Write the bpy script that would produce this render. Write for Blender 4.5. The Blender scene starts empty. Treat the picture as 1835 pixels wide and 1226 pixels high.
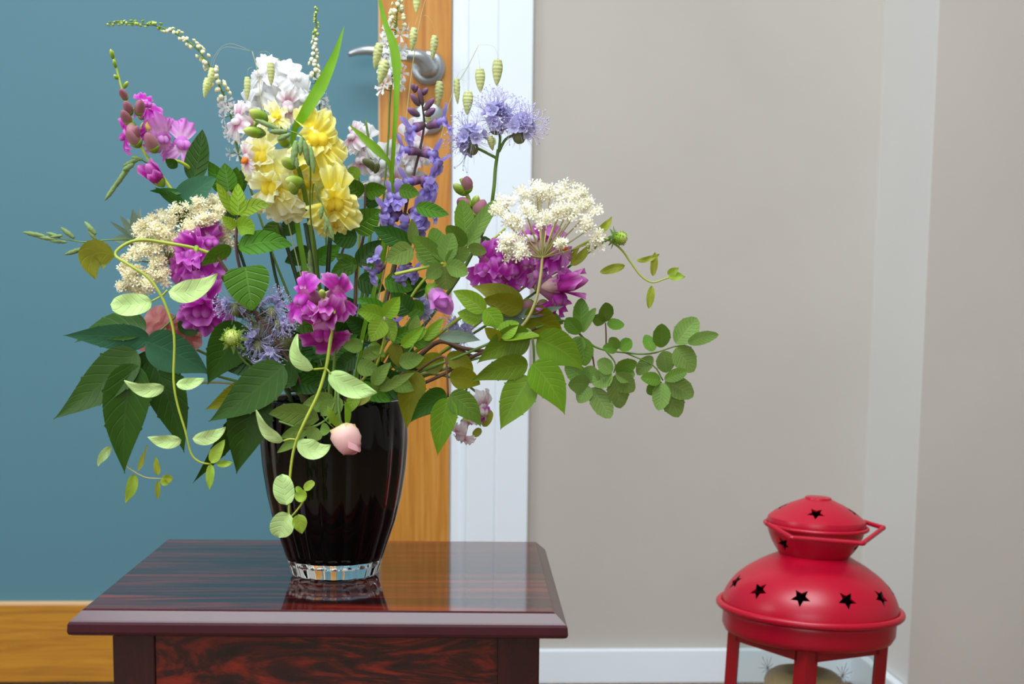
import bpy, math, random
import numpy as np
from mathutils import Vector, Matrix
random.seed(7)
R = random.Random(11)
SC = bpy.context.scene
COL = SC.collection

# ------------------------------------------------------------------ camera
FPX, PPX, PPY = 2700.0, 842.0, 881.0            # focal length and principal point of the (cropped) frame
YAW, PITCH, ROLL = math.radians(2.6), math.radians(7.6), math.radians(.4)
CAM = np.array([0, 0, .63])
FH = np.array([math.sin(YAW), math.cos(YAW), 0])
RT0 = np.array([math.cos(YAW), -math.sin(YAW), 0])
UPZ = np.array([0, 0, 1.])
FWD = FH*math.cos(PITCH) - UPZ*math.sin(PITCH)
UP0 = np.cross(RT0, FWD)
UPV = UP0*math.cos(ROLL) - RT0*math.sin(ROLL)
RTV = RT0*math.cos(ROLL) + UP0*math.sin(ROLL)
cam = bpy.data.objects.new('camera', bpy.data.cameras.new('camera'))
COL.objects.link(cam); SC.camera = cam
cm = np.eye(4); cm[:3, 0] = RTV; cm[:3, 1] = UPV; cm[:3, 2] = -FWD; cm[:3, 3] = CAM
cam.matrix_world = Matrix(cm.tolist())
cam.data.sensor_width = 36
cam.data.lens = FPX/1835*36
cam.data.shift_x = (917.5-PPX)/1835
cam.data.shift_y = (PPY-613)/1835
cam.data.clip_start = .02
cam.data.dof.use_dof = True
cam.data.dof.focus_distance = 1.44
cam.data.dof.aperture_fstop = 8

# ------------------------------------------------------------------ light
SC.view_settings.view_transform = 'Standard'
SC.view_settings.look = 'None'
SC.view_settings.gamma = 1
SC.view_settings.use_curve_mapping = False
SC.view_settings.exposure = 0.2
w = bpy.data.worlds.new('world'); SC.world = w; w.use_nodes = True
w.node_tree.nodes['Background'].inputs[0].default_value = (.75, .87, 1, 1)
w.node_tree.nodes['Background'].inputs[1].default_value = .6

def area(name, loc, target, sx, sy, power, col):
    l = bpy.data.lights.new(name, 'AREA'); l.shape = 'RECTANGLE'
    l.size, l.size_y, l.energy, l.color = sx, sy, power, col
    o = bpy.data.objects.new(name, l); COL.objects.link(o)
    o.location = loc
    o.rotation_euler = (Vector(target)-Vector(loc)).to_track_quat('-Z', 'Y').to_euler()
    return o
area('skylight', (-.1, .6, 2.49), (-.1, .6, 0), 1.64, 1.24, 60, (.89, .955, 1))
area('left_added_fill', (-2.3, .5, 1.45), (0, .5, 1.45), 1.3, 1.3, 26, (.88, .95, 1))  # added fill that brightens the reveal; no source known on this side
area('rear_window_daylight', (-.8, -2.08, 1.5), (-.8, 2.4, 1.5), 1.9, 1.4, 26, (.88, .95, 1))

# ------------------------------------------------------------------ helpers
def lin(c):
    return tuple(((v/255)/12.92 if v <= 10 else (((v/255)+.055)/1.055)**2.4) for v in c)
def ray(x, y): return FWD + RTV*(x-PPX)/FPX - UPV*(y-PPY)/FPX
def at(x, y, d):
    v = ray(x, y); return CAM + v*d/(v@FH)
DV = 1.44                                       # distance of the vase axis
def W(p):
    return at(p[0], p[1], DV - (p[2] if len(p) > 2 else 0))
PXM = DV/FPX                                    # metres per photo pixel at the vase
def dirw(f):
    v = RT0*f[0] - UPZ*f[1] - FH*f[2]; return v/np.linalg.norm(v)
def nrm(v):
    n = np.linalg.norm(v); return v/n if n > 1e-12 else v

def new_mesh(name, verts, faces, mat, uv=None, smooth=True):
    me = bpy.data.meshes.new(name)
    me.from_pydata([tuple(v) for v in verts], [], faces)
    if uv is not None:
        l = me.uv_layers.new(name='UVMap')
        vi = np.empty(len(me.loops), dtype=np.int32); me.loops.foreach_get('vertex_index', vi)
        l.data.foreach_set('uv', np.asarray(uv, dtype=np.float32)[vi].ravel())
    if smooth: me.polygons.foreach_set('use_smooth', [True]*len(me.polygons))
    if mat: me.materials.append(mat)
    me.update(); return me
def origin_of(o):
    v = np.zeros(3)
    while o is not None:
        v = v + np.array(o.location); o = o.parent
    return v
def part(name, geo, mat, parent=None, smooth=True, label=None, kind=None):
    verts, faces = np.asarray(geo[0], float), geo[1]
    uv = geo[2] if len(geo) > 2 else None
    if parent is not None: verts = verts - origin_of(parent)
    o = bpy.data.objects.new(name, new_mesh(name, verts, faces, mat, uv, smooth))
    COL.objects.link(o)
    if parent is not None: o.parent = parent
    if label: o['label'] = label
    if kind: o['kind'] = kind
    return o
def thing(name, label, cat, loc, group=None):
    o = bpy.data.objects.new(name, None); COL.objects.link(o)
    o.location = tuple(loc); o.empty_display_size = .02
    o['label'] = label; o['category'] = cat
    if group: o['group'] = group
    return o
def join(*gs):
    V, F, U, n = [], [], [], 0
    for g in gs:
        V.append(np.asarray(g[0], float)); F += [tuple(i+n for i in f) for f in g[1]]
        U.append(np.asarray(g[2]) if len(g) > 2 else np.zeros((len(g[0]), 2))); n += len(g[0])
    return np.vstack(V), F, np.vstack(U)

def spline(pts, n):
    P = np.asarray(pts, float)
    if len(P) == 2: return P[0] + (P[1]-P[0])*np.linspace(0, 1, n)[:, None]
    Q = np.vstack([2*P[0]-P[1], P, 2*P[-1]-P[-2]])
    out = []
    for t in np.linspace(0, len(P)-1-1e-9, n):
        i = int(t); f = t-i; a, b, c, d = Q[i:i+4]
        out.append(.5*((2*b)+(c-a)*f+(2*a-5*b+4*c-d)*f*f+(3*b-a-3*c+d)*f**3))
    return np.array(out)
def tube(pts, r0, r1=None, sides=6, n=None, cap=True):
    P = np.asarray(pts, float)
    if n is None: n = max(4, 4*(len(P)-1)+1) if len(P) > 2 else 3
    P = spline(P, n); r1 = r0 if r1 is None else r1
    rad = np.linspace(r0, r1, n)
    T = np.gradient(P, axis=0)
    ref = np.array([.3, .9, .1]); V, Fc, U = [], [], []
    s = None
    for i in range(n):
        t = nrm(T[i])
        s = nrm(np.cross(t, ref if s is None else np.cross(s, t)))
        b = np.cross(t, s)
        for k in range(sides):
            a = 2*math.pi*k/sides
            V.append(P[i]+(s*math.cos(a)+b*math.sin(a))*rad[i]); U.append((i/(n-1), k/sides))
    for i in range(n-1):
        for k in range(sides):
            k2 = (k+1) % sides
            Fc.append((i*sides+k, i*sides+k2, (i+1)*sides+k2, (i+1)*sides+k))
    if cap:
        Fc.append(tuple(range(sides))[::-1]); Fc.append(tuple((n-1)*sides+k for k in range(sides)))
    return np.array(V), Fc, U
def frame_of(a, hint=None):
    a = nrm(a); hint = UPZ if hint is None else hint
    u = hint - a*(hint@a)
    if np.linalg.norm(u) < .05:
        hint = -FH; u = hint - a*(hint@a)
    u = nrm(u); return a, u, np.cross(u, a)
def lathe(p0, p1, prof, sides=10, mod=None, flat=1.0):
    """surface of revolution from p0 to p1; prof = [(t, radius)]"""
    p0 = np.asarray(p0, float); p1 = np.asarray(p1, float)
    a, u, r = frame_of(p1-p0); V, Fc, U = [], [], []
    L = len(prof)
    for i, (t, q) in enumerate(prof):
        for k in range(sides):
            th = 2*math.pi*k/sides
            m = mod(t, th) if mod else 1
            V.append(p0+(p1-p0)*t+(u*math.cos(th)*flat+r*math.sin(th))*q*m); U.append((t, k/sides))
    for i in range(L-1):
        for k in range(sides):
            k2 = (k+1) % sides
            Fc.append((i*sides+k, i*sides+k2, (i+1)*sides+k2, (i+1)*sides+k))
    Fc.append(tuple(range(sides))[::-1]); Fc.append(tuple((L-1)*sides+k for k in range(sides)))
    return np.array(V), Fc, U
def ellips(c, ax, ra, rb, sides=10, rings=7, flat=1.0):
    ax = nrm(np.asarray(ax, float))
    prof = [(.5-.5*math.cos(math.pi*(i+.15)/(rings-.7)), rb*math.sin(math.pi*(i+.15)/(rings-.7))) for i in range(rings)]
    return lathe(c-ax*ra, c+ax*ra, prof, sides, flat=flat)
def box(x0, x1, y0, y1, z0, z1):
    V = [(x, y, z) for x in (x0, x1) for y in (y0, y1) for z in (z0, z1)]
    return V, [(0, 1, 3, 2), (4, 6, 7, 5), (0, 4, 5, 1), (2, 3, 7, 6), (0, 2, 6, 4), (1, 5, 7, 3)]

SHAPE = {'ovate': (.55, .9), 'lance': (.8, 1.0), 'round': (.45, .45), 'obovate': (.9, .5), 'acum': (.55, 1.25),
         'cord': (.32, .75), 'blade': (.3, .8), 'ellip': (.6, .65)}
def leaf(p0, p1, width, shape='ovate', bow=None, roll=0, fold=.15, curl=0, ser=0, teeth=14, nu=14, nv=5, wave=0, facing=None, ph=0):
    """leaf blade, world points; width in metres is the full width"""
    p0 = np.asarray(p0, float); p1 = np.asarray(p1, float)
    L = np.linalg.norm(p1-p0); ctrl = (p0+p1)/2 + (np.zeros(3) if bow is None else np.asarray(bow))
    a, b = SHAPE[shape]; um = a/(a+b); mx = um**a*(1-um)**b
    face = -FH if facing is None else nrm(facing)
    V, Fc, U = [], [], []
    us = np.linspace(0, 1, nu+1); vs = np.linspace(-1, 1, nv)
    cr, sr = math.cos(roll), math.sin(roll)
    for i, u in enumerate(us):
        m = (1-u)**2*p0+2*u*(1-u)*ctrl+u*u*p1
        t = nrm(2*(1-u)*(ctrl-p0)+2*u*(p1-ctrl))
        s = np.cross(t, face)
        s = nrm(s) if np.linalg.norm(s) > .05 else nrm(np.cross(t, UPZ))
        n = np.cross(s, t)
        s, n = s*cr+n*sr, n*cr-s*sr
        wd = max(1e-5, (u**a*(1-u)**b/mx if 0 < u < 1 else .02)*width/2)
        if ser: wd *= 1+ser*(((u*teeth) % 1.0)-.4) if i % 2 == 0 else 1-ser*.5
        for v in vs:
            z = fold*abs(v)*wd - curl*u*u*L + wave*L*math.sin(u*9+v*2.3+ph)*abs(v)
            V.append(m + s*v*wd + n*z + (t*(-.16*abs(v)*wd*ser*4) if ser else 0)); U.append((u, v*.5+.5))
    for i in range(nu):
        for k in range(nv-1):
            q = i*nv+k; Fc.append((q, q+1, q+nv+1, q+nv))
    return np.array(V), Fc, U
def petal(c, d, n, length, width, base=.35, curl=.3, ruffle=.1, k=3, ph=0, cup=0, notch=0, nu=8, nv=13, rnd=.35):
    """fan petal from c along d, n = the side that it shows; curl>0 bends it back away from n"""
    d = nrm(d); n = nrm(n-d*(n@d)); s = np.cross(d, n)
    V, Fc, U = [], [], []
    for i in range(nu+1):
        u = i/nu
        for j in range(nv):
            v = -1+2*j/(nv-1)
            Lv = 1-rnd*v*v-notch*math.exp(-(v/.2)**2)+ruffle*.22*math.sin(k*1.1*v*math.pi+ph*1.7)
            uu = u*Lv
            wd = width/2*(base+(1-base)*min(1, uu*1.25)**.8)
            z = -curl*uu*uu*length + cup*v*v*width*.5*u + ruffle*length*u*u*math.sin(k*v*math.pi*.9+ph)
            V.append(c+d*uu*length+s*v*wd+n*z); U.append((u, v*.5+.5))
    for i in range(nu):
        for j in range(nv-1):
            q = i*nv+j; Fc.append((q, q+1, q+nv+1, q+nv))
    return np.array(V), Fc, U

# ------------------------------------------------------------------ materials
def nodes(name):
    m = bpy.data.materials.new(name); m.use_nodes = True
    nt = m.node_tree; b = nt.nodes['Principled BSDF']; return m, nt, b
def N(nt, t, **kw):
    n = nt.nodes.new(t)
    for k, v in kw.items(): setattr(n, k, v)
    return n
def plain(name, c, rough=.5, metal=0, spec=.5, noise=0, scale=40, bump=0):
    m, nt, b = nodes(name)
    b.inputs['Base Color'].default_value = (*lin(c), 1)
    b.inputs['Roughness'].default_value = rough; b.inputs['Metallic'].default_value = metal
    b.inputs['Specular IOR Level'].default_value = spec
    if noise or bump:
        tc = N(nt, 'ShaderNodeTexCoord'); ns = N(nt, 'ShaderNodeTexNoise'); ns.inputs['Scale'].default_value = scale
        ns.inputs['Detail'].default_value = 6
        nt.links.new(tc.outputs['Object'], ns.inputs['Vector'])
        if noise:
            rp = N(nt, 'ShaderNodeValToRGB'); l = lin(c)
            rp.color_ramp.elements[0].position = .3; rp.color_ramp.elements[1].position = .7
            rp.color_ramp.elements[0].color = (*[x*(1-noise) for x in l], 1); rp.color_ramp.elements[1].color = (*[min(1, x*(1+noise)) for x in l], 1)
            nt.links.new(ns.outputs['Fac'], rp.inputs['Fac']); nt.links.new(rp.outputs['Color'], b.inputs['Base Color'])
        if bump:
            bp = N(nt, 'ShaderNodeBump'); bp.inputs['Strength'].default_value = bump; bp.inputs['Distance'].default_value = .002
            nt.links.new(ns.outputs['Fac'], bp.inputs['Height']); nt.links.new(bp.outputs['Normal'], b.inputs['Normal'])
    return m
def leaf_mat(name, top, under=None, vein=None, nveins=7, slope=1.1, rough=.42, transl=.22, bump=.45, vw=.32, spec=.28):
    m, nt, b = nodes(name); lk = nt.links.new
    under = under or tuple(min(255, int(v*1.12+12)) for v in top); vein = vein or tuple(min(255, int(v*1.2+14)) for v in top)
    uv = N(nt, 'ShaderNodeUVMap'); sp = N(nt, 'ShaderNodeSeparateXYZ'); lk(uv.outputs[0], sp.inputs[0])
    def ma(op, a, bb=None):
        n = N(nt, 'ShaderNodeMath', operation=op)
        for i, x in enumerate((a, bb)):
            if x is None: continue
            if isinstance(x, (int, float)): n.inputs[i].default_value = x
            else: lk(x, n.inputs[i])
        return n.outputs[0]
    av = ma('ABSOLUTE', ma('SUBTRACT', sp.outputs[1], .5))
    mid = ma('LESS_THAN', av, .022)
    ph = ma('FRACT', ma('SUBTRACT', ma('MULTIPLY', sp.outputs[0], nveins), ma('MULTIPLY', av, slope*nveins*.45)))
    lat = ma('SUBTRACT', 1, ma('MULTIPLY', ma('ABSOLUTE', ma('SUBTRACT', ph, .5)), 8)); lat = ma('MAXIMUM', lat, 0)
    ve = ma('MULTIPLY', ma('MAXIMUM', mid, ma('MULTIPLY', lat, .55)), vw)
    geo = N(nt, 'ShaderNodeNewGeometry'); oi = N(nt, 'ShaderNodeObjectInfo')
    mx = N(nt, 'ShaderNodeMix', data_type='RGBA'); lk(geo.outputs['Backfacing'], mx.inputs[0])
    mx.inputs[6].default_value = (*lin(top), 1); mx.inputs[7].default_value = (*lin(under), 1)
    tcx = N(nt, 'ShaderNodeTexCoord'); ns = N(nt, 'ShaderNodeTexNoise'); ns.inputs['Scale'].default_value = 60; lk(tcx.outputs['Object'], ns.inputs['Vector'])
    mv = N(nt, 'ShaderNodeMix', data_type='RGBA'); lk(ve, mv.inputs[0]); lk(mx.outputs[2], mv.inputs[6]); mv.inputs[7].default_value = (*lin(vein), 1)
    hs = N(nt, 'ShaderNodeHueSaturation')
    lk(ma('ADD', ma('ADD', .62, ma('MULTIPLY', oi.outputs['Random'], .38)), ma('MULTIPLY', ns.outputs['Fac'], .4)), hs.inputs['Value'])
    lk(ma('ADD', .488, ma('MULTIPLY', oi.outputs['Random'], .02)), hs.inputs['Hue'])
    lk(mv.outputs[2], hs.inputs['Color']); lk(hs.outputs[0], b.inputs['Base Color'])
    b.inputs['Roughness'].default_value = rough; b.inputs['Specular IOR Level'].default_value = spec
    bp = N(nt, 'ShaderNodeBump'); bp.inputs['Strength'].default_value = bump; bp.inputs['Distance'].default_value = .0012
    lk(ma('SUBTRACT', 1, ma('MAXIMUM', mid, lat)), bp.inputs['Height']); lk(bp.outputs[0], b.inputs['Normal'])
    tr = N(nt, 'ShaderNodeBsdfTranslucent'); g = N(nt, 'ShaderNodeGamma'); g.inputs[1].default_value = .8; lk(hs.outputs[0], g.inputs[0]); lk(g.outputs[0], tr.inputs[0])
    ms = N(nt, 'ShaderNodeMixShader'); ms.inputs[0].default_value = transl
    lk(b.outputs[0], ms.inputs[1]); lk(tr.outputs[0], ms.inputs[2]); lk(ms.outputs[0], nt.nodes['Material Output'].inputs[0])
    return m
def petal_mat(name, stops, transl=.45, rough=.55, veiny=.15):
    m, nt, b = nodes(name); lk = nt.links.new
    uv = N(nt, 'ShaderNodeUVMap'); sp = N(nt, 'ShaderNodeSeparateXYZ'); lk(uv.outputs[0], sp.inputs[0])
    ns = N(nt, 'ShaderNodeTexNoise'); ns.inputs['Scale'].default_value = 3.5; ns.inputs['Detail'].default_value = 3
    mp = N(nt, 'ShaderNodeMapping'); mp.inputs['Scale'].default_value = (.6, 6, 1); lk(uv.outputs[0], mp.inputs[0]); lk(mp.outputs[0], ns.inputs['Vector'])
    a = N(nt, 'ShaderNodeMath', operation='MULTIPLY_ADD'); lk(ns.outputs['Fac'], a.inputs[0]); a.inputs[1].default_value = veiny*2; lk(sp.outputs[0], a.inputs[2])
    s2 = N(nt, 'ShaderNodeMath', operation='SUBTRACT'); lk(a.outputs[0], s2.inputs[0]); s2.inputs[1].default_value = veiny
    rp = N(nt, 'ShaderNodeValToRGB'); e = rp.color_ramp.elements
    while len(e) < len(stops): e.new(.5)
    for k, (p, c) in enumerate(stops): e[k].position = p; e[k].color = (*lin(c), 1)
    lk(s2.outputs[0], rp.inputs[0]); lk(rp.outputs[0], b.inputs['Base Color'])
    b.inputs['Roughness'].default_value = rough; b.inputs['Specular IOR Level'].default_value = .25
    tr = N(nt, 'ShaderNodeBsdfTranslucent'); lk(rp.outputs[0], tr.inputs[0])
    ms = N(nt, 'ShaderNodeMixShader'); ms.inputs[0].default_value = transl
    lk(b.outputs[0], ms.inputs[1]); lk(tr.outputs[0], ms.inputs[2]); lk(ms.outputs[0], nt.nodes['Material Output'].inputs[0])
    return m
def wood(name, c1, c2, c3, scale=(1, 12, 12), rough=.4, dist=2, bump=.1, nscale=6, coat=0, pos=(.35, .5, .68), spec=.5):
    m, nt, b = nodes(name); lk = nt.links.new
    tc = N(nt, 'ShaderNodeTexCoord'); mp = N(nt, 'ShaderNodeMapping'); mp.inputs['Scale'].default_value = scale
    lk(tc.outputs['Object'], mp.inputs[0])
    ns = N(nt, 'ShaderNodeTexNoise'); ns.inputs['Scale'].default_value = nscale; ns.inputs['Detail'].default_value = 8; ns.inputs['Distortion'].default_value = dist
    ns.inputs['Roughness'].default_value = .6
    lk(mp.outputs[0], ns.inputs['Vector'])
    rp = N(nt, 'ShaderNodeValToRGB'); e = rp.color_ramp.elements; e.new(.5)
    for k, c in enumerate((c1, c2, c3)): e[k].position = pos[k]; e[k].color = (*lin(c), 1)
    lk(ns.outputs['Fac'], rp.inputs[0]); lk(rp.outputs[0], b.inputs['Base Color'])
    b.inputs['Roughness'].default_value = rough; b.inputs['Specular IOR Level'].default_value = spec
    b.inputs['Coat Weight'].default_value = coat; b.inputs['Coat Roughness'].default_value = .03
    if bump:
        bp = N(nt, 'ShaderNodeBump'); bp.inputs['Strength'].default_value = bump; bp.inputs['Distance'].default_value = .0006
        lk(ns.outputs['Fac'], bp.inputs['Height']); lk(bp.outputs[0], b.inputs['Normal'])
    return m
M = {}
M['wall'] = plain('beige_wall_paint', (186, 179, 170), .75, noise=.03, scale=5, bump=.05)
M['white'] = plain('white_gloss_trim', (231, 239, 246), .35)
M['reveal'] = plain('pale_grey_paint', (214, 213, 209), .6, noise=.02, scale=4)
M['floor'] = wood('floor_oak', (104, 78, 54), (126, 98, 72), (146, 118, 90), (10, 1, 1))
M['oak_v'] = wood('oak_upright_grain', (174, 110, 32), (196, 132, 48), (208, 148, 68), (22, 22, .8), .45, 1.0, .06, 5)
M['oak_h'] = wood('oak_level_grain', (164, 106, 22), (184, 124, 28), (194, 136, 38), (1.2, 22, 22), .45, 1.0, .06, 5)
M['oak_bead'] = plain('pale_oak_bead', (226, 188, 140), .4)
M['steel'] = plain('satin_steel', (186, 194, 198), .32, .85)
M['dark'] = plain('dark_slot', (20, 20, 20), .6)
M['rose_top'] = wood('rosewood_lacquer_top', (30, 12, 14), (78, 24, 20), (140, 46, 32), (1.1, 17, 17), .06, 1.2, 0, 2.6, 0, (.42, .53, .70), .7)
M['rose_panel'] = wood('rosewood_figured_panel', (22, 6, 7), (62, 13, 8), (142, 34, 14), (2.2, 5, 9), .14, 4.5, 0, 2.4, 0, (.38, .5, .66))
M['rose_plain'] = wood('rosewood_dark_solid', (44, 9, 11), (52, 12, 13), (64, 16, 16), (8, 8, 1.5), .22, 1, 0, 4)
M['rose_edge'] = plain('rosewood_moulded_edge', (62, 18, 28), .24, spec=.4, noise=.15, scale=30)
M['red'] = plain('red_satin_enamel', (184, 2, 42), .34, noise=.03, scale=300, bump=.02)
M['red_deep'] = plain('red_enamel_frame', (160, 2, 26), .38)
M['shade_wick_black'] = plain('inner_shade_and_wick', (12, 6, 6), .9)  # near-black puts the lantern's inner shade into colour; also colours the wick
M['candle'] = plain('honey_wax', (236, 204, 146), .4)
M['frost'] = plain('etched_frost', (150, 152, 156), .7)

def teal_glass():
    m, nt, b = nodes('frosted_teal_glass'); lk = nt.links.new
    b.inputs['Base Color'].default_value = (*lin((84, 127, 140)), 1)
    b.inputs['Roughness'].default_value = .4; b.inputs['Specular IOR Level'].default_value = .3
    tc = N(nt, 'ShaderNodeTexCoord'); ns = N(nt, 'ShaderNodeTexNoise'); ns.inputs['Scale'].default_value = 900
    lk(tc.outputs['Object'], ns.inputs[0])
    bp = N(nt, 'ShaderNodeBump'); bp.inputs['Strength'].default_value = .04; bp.inputs['Distance'].default_value = .0004
    lk(ns.outputs[0], bp.inputs['Height']); lk(bp.outputs[0], b.inputs['Normal'])
    return m
M['teal'] = teal_glass()
def glass(name, col, rough=0.0, mixt=.0):
    m, nt, b = nodes(name)
    b.inputs['Base Color'].default_value = (*lin(col), 1); b.inputs['Roughness'].default_value = rough
    b.inputs['Transmission Weight'].default_value = 1; b.inputs['IOR'].default_value = 1.5
    return m
M['clear'] = glass('clear_crystal', (250, 255, 255))
def pane_glass():
    m, nt, b = nodes('thin_pane'); lk = nt.links.new
    g = N(nt, 'ShaderNodeBsdfGlossy'); g.inputs['Roughness'].default_value = .03
    t = N(nt, 'ShaderNodeBsdfTransparent'); t.inputs[0].default_value = (.95, .97, .97, 1)
    x = N(nt, 'ShaderNodeMixShader'); x.inputs[0].default_value = .05; lk(t.outputs[0], x.inputs[1]); lk(g.outputs[0], x.inputs[2])
    lk(x.outputs[0], nt.nodes['Material Output'].inputs[0]); return m
M['pane'] = pane_glass()
M['black'] = plain('black_glass', (6, 4, 4), .06, spec=.32)

G = {}
G['elder_shaded'] = leaf_mat('elder_leaf_shaded', (42, 80, 8), (62, 112, 72), (62, 98, 26), 8, bump=.2, rough=.45, transl=.12)  # shade on the upright left-hand leaves, put into a darker green
G['elder_sheen'] = leaf_mat('elder_leaf_sheen', (50, 102, 70), (48, 84, 26), (76, 126, 94), 8, bump=.2, rough=.5, transl=.1)  # cool blue-green sheen painted into the leaf colour
G['elder_lit'] = leaf_mat('elder_leaf_lit', (100, 136, 24), (116, 146, 52), (128, 160, 60), 8, bump=.2, rough=.42, transl=.25)  # light through the right-hand leaves, put into a brighter green
G['elder_olive'] = leaf_mat('elder_leaf_olive', (118, 122, 14), (126, 134, 34), (136, 142, 44), 8, bump=.2, transl=.25)
G['rose'] = leaf_mat('rose_leaflet', (116, 150, 68), (142, 172, 108), (148, 178, 102), 8, transl=.2)
G['rose_dark'] = leaf_mat('rose_leaflet_deep', (90, 128, 36), (120, 154, 74), (118, 152, 66), 8, transl=.2)
G['mint'] = leaf_mat('mint_leaf', (70, 120, 16), (90, 136, 48), (98, 146, 44), 6, bump=.6, vw=.5)
G['mint_lime'] = leaf_mat('mint_tip_lime', (138, 178, 38), (144, 178, 70), (176, 206, 90), 6, bump=.8, transl=.3)
G['mint_deep'] = leaf_mat('mint_leaf_deep', (40, 86, 14), (60, 106, 44), (62, 112, 40), 7, bump=.6, transl=.12)
G['sage'] = leaf_mat('sage_leaf', (112, 142, 58), (134, 160, 92), (138, 166, 88), 7, rough=.6, transl=.2)
G['fresh'] = leaf_mat('fresh_green_leaf', (118, 156, 28), (132, 168, 64), (154, 188, 74), 7, transl=.3)
G['grey'] = leaf_mat('grey_green_leaf', (118, 140, 118), (152, 172, 160), (140, 160, 136), 3, rough=.65, bump=.1, vw=.25)
G['vine'] = leaf_mat('vine_leaf_pale', (198, 232, 146), (184, 216, 118), (216, 240, 172), 5, rough=.4, bump=.35, vw=.3, transl=.25)
G['vine_olive'] = leaf_mat('vine_leaf_olive', (150, 158, 44), (170, 184, 80), (186, 192, 88), 5, bump=.3, vw=.3, transl=.3)
G['vine_lime'] = leaf_mat('vine_leaf_lime', (158, 190, 60), (172, 200, 92), (186, 210, 100), 4, bump=.2, vw=.3, transl=.3)
G['blade'] = leaf_mat('grass_blade', (112, 162, 26), (112, 160, 40), (134, 180, 50), 1, bump=.1, vw=.2, transl=.3)
S = {}
S['green'] = plain('green_stem', (96, 128, 44), .5, noise=.2, scale=50)
S['lime'] = plain('lime_stem', (164, 178, 56), .45, noise=.12, scale=60)
S['dark'] = plain('dark_stem', (44, 66, 24), .5, noise=.25, scale=50)
S['pale'] = plain('pale_stem', (178, 172, 104), .5, noise=.12, scale=50)
S['brown'] = plain('brown_twig', (96, 68, 48), .75, noise=.35, scale=70, bump=.4)
S['purple'] = plain('purplish_stem', (82, 58, 52), .5, noise=.3, scale=50)
S['straw'] = plain('straw_stalk', (190, 186, 130), .5)
P = {}
P['yellow'] = petal_mat('yellow_petal', [(0, (250, 226, 40)), (.35, (254, 240, 86)), (.75, (255, 248, 140)), (1, (255, 252, 186))])
P['pale_yellow'] = petal_mat('pale_yellow_petal', [(0, (248, 228, 60)), (.3, (254, 246, 136)), (.6, (255, 252, 196)), (1, (255, 255, 228))])
P['white'] = petal_mat('white_petal', [(0, (226, 224, 210)), (.3, (240, 240, 240)), (1, (250, 250, 252))])
P['blush'] = petal_mat('blush_petal', [(0, (205, 130, 160)), (.3, (226, 186, 204)), (.65, (246, 236, 240)), (1, (250, 246, 250))])
P['magenta'] = petal_mat('magenta_petal', [(0, (246, 214, 232)), (.22, (196, 54, 176)), (.6, (204, 56, 194)), (1, (234, 146, 232))])
P['magenta_deep'] = petal_mat('deep_magenta_petal', [(0, (230, 176, 204)), (.3, (172, 38, 140)), (.7, (188, 50, 166)), (1, (230, 150, 220))])
P['orchid'] = petal_mat('orchid_petal', [(0, (250, 234, 244)), (.35, (236, 176, 232)), (1, (226, 136, 226))])
P['rosy'] = petal_mat('rosy_tube', [(0, (236, 206, 190)), (.4, (206, 150, 172)), (1, (170, 70, 140))])
P['coral'] = petal_mat('coral_petal', [(0, (240, 200, 180)), (.4, (236, 150, 150)), (1, (240, 176, 176))])
P['budpink'] = petal_mat('pale_rose_petal', [(0, (238, 216, 160)), (.35, (246, 206, 196)), (1, (242, 180, 186))], .25)
P['purplebud'] = petal_mat('purple_bud', [(0, (140, 146, 76)), (.35, (172, 130, 122)), (1, (160, 96, 118))], .1)
P['greenbud'] = petal_mat('green_bud', [(0, (112, 152, 36)), (.6, (150, 184, 56)), (1, (206, 216, 120))], .15)
P['salvia'] = petal_mat('salvia_petal', [(0, (150, 122, 196)), (.5, (164, 144, 220)), (1, (192, 178, 238))])
P['salviacalyx'] = petal_mat('salvia_calyx', [(0, (112, 96, 86)), (.6, (110, 78, 104)), (1, (134, 96, 136))], .1)
P['phacelia'] = petal_mat('phacelia_petal', [(0, (176, 170, 214)), (.5, (202, 198, 236)), (1, (220, 216, 246))])
P['cream'] = petal_mat('cream_floret', [(0, (246, 234, 164)), (.5, (255, 248, 216)), (1, (255, 253, 236))], .35)
P['ivory'] = petal_mat('ivory_floret', [(0, (240, 230, 160)), (.5, (252, 248, 228)), (1, (254, 252, 240))], .25)
P['throat'] = plain('golden_throat', (246, 214, 96), .6)
P['orange'] = plain('orange_throat', (232, 120, 30), .6)
P['anther'] = plain('violet_anther', (96, 84, 150), .6)
P['filament'] = plain('lilac_filament', (196, 188, 230), .5)
P['lemon'] = petal_mat('lemon_palate', [(0, (250, 228, 60)), (1, (252, 234, 80))])
P['budcream'] = petal_mat('cream_green_bud', [(0, (176, 196, 90)), (.6, (226, 230, 160)), (1, (250, 248, 220))], .2)
P['fuzz'] = plain('grey_green_fuzz', (116, 120, 74), .8, noise=.3, scale=80)
P['spikelet'] = leaf_mat('spikelet_scale', (220, 228, 158), (220, 228, 158), (230, 234, 180), 1, bump=0, vw=0, transl=.3)
P['grasshead'] = leaf_mat('grass_floret', (134, 160, 96), (130, 156, 96), (160, 180, 120), 1, bump=0, vw=0, transl=.15)

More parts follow.
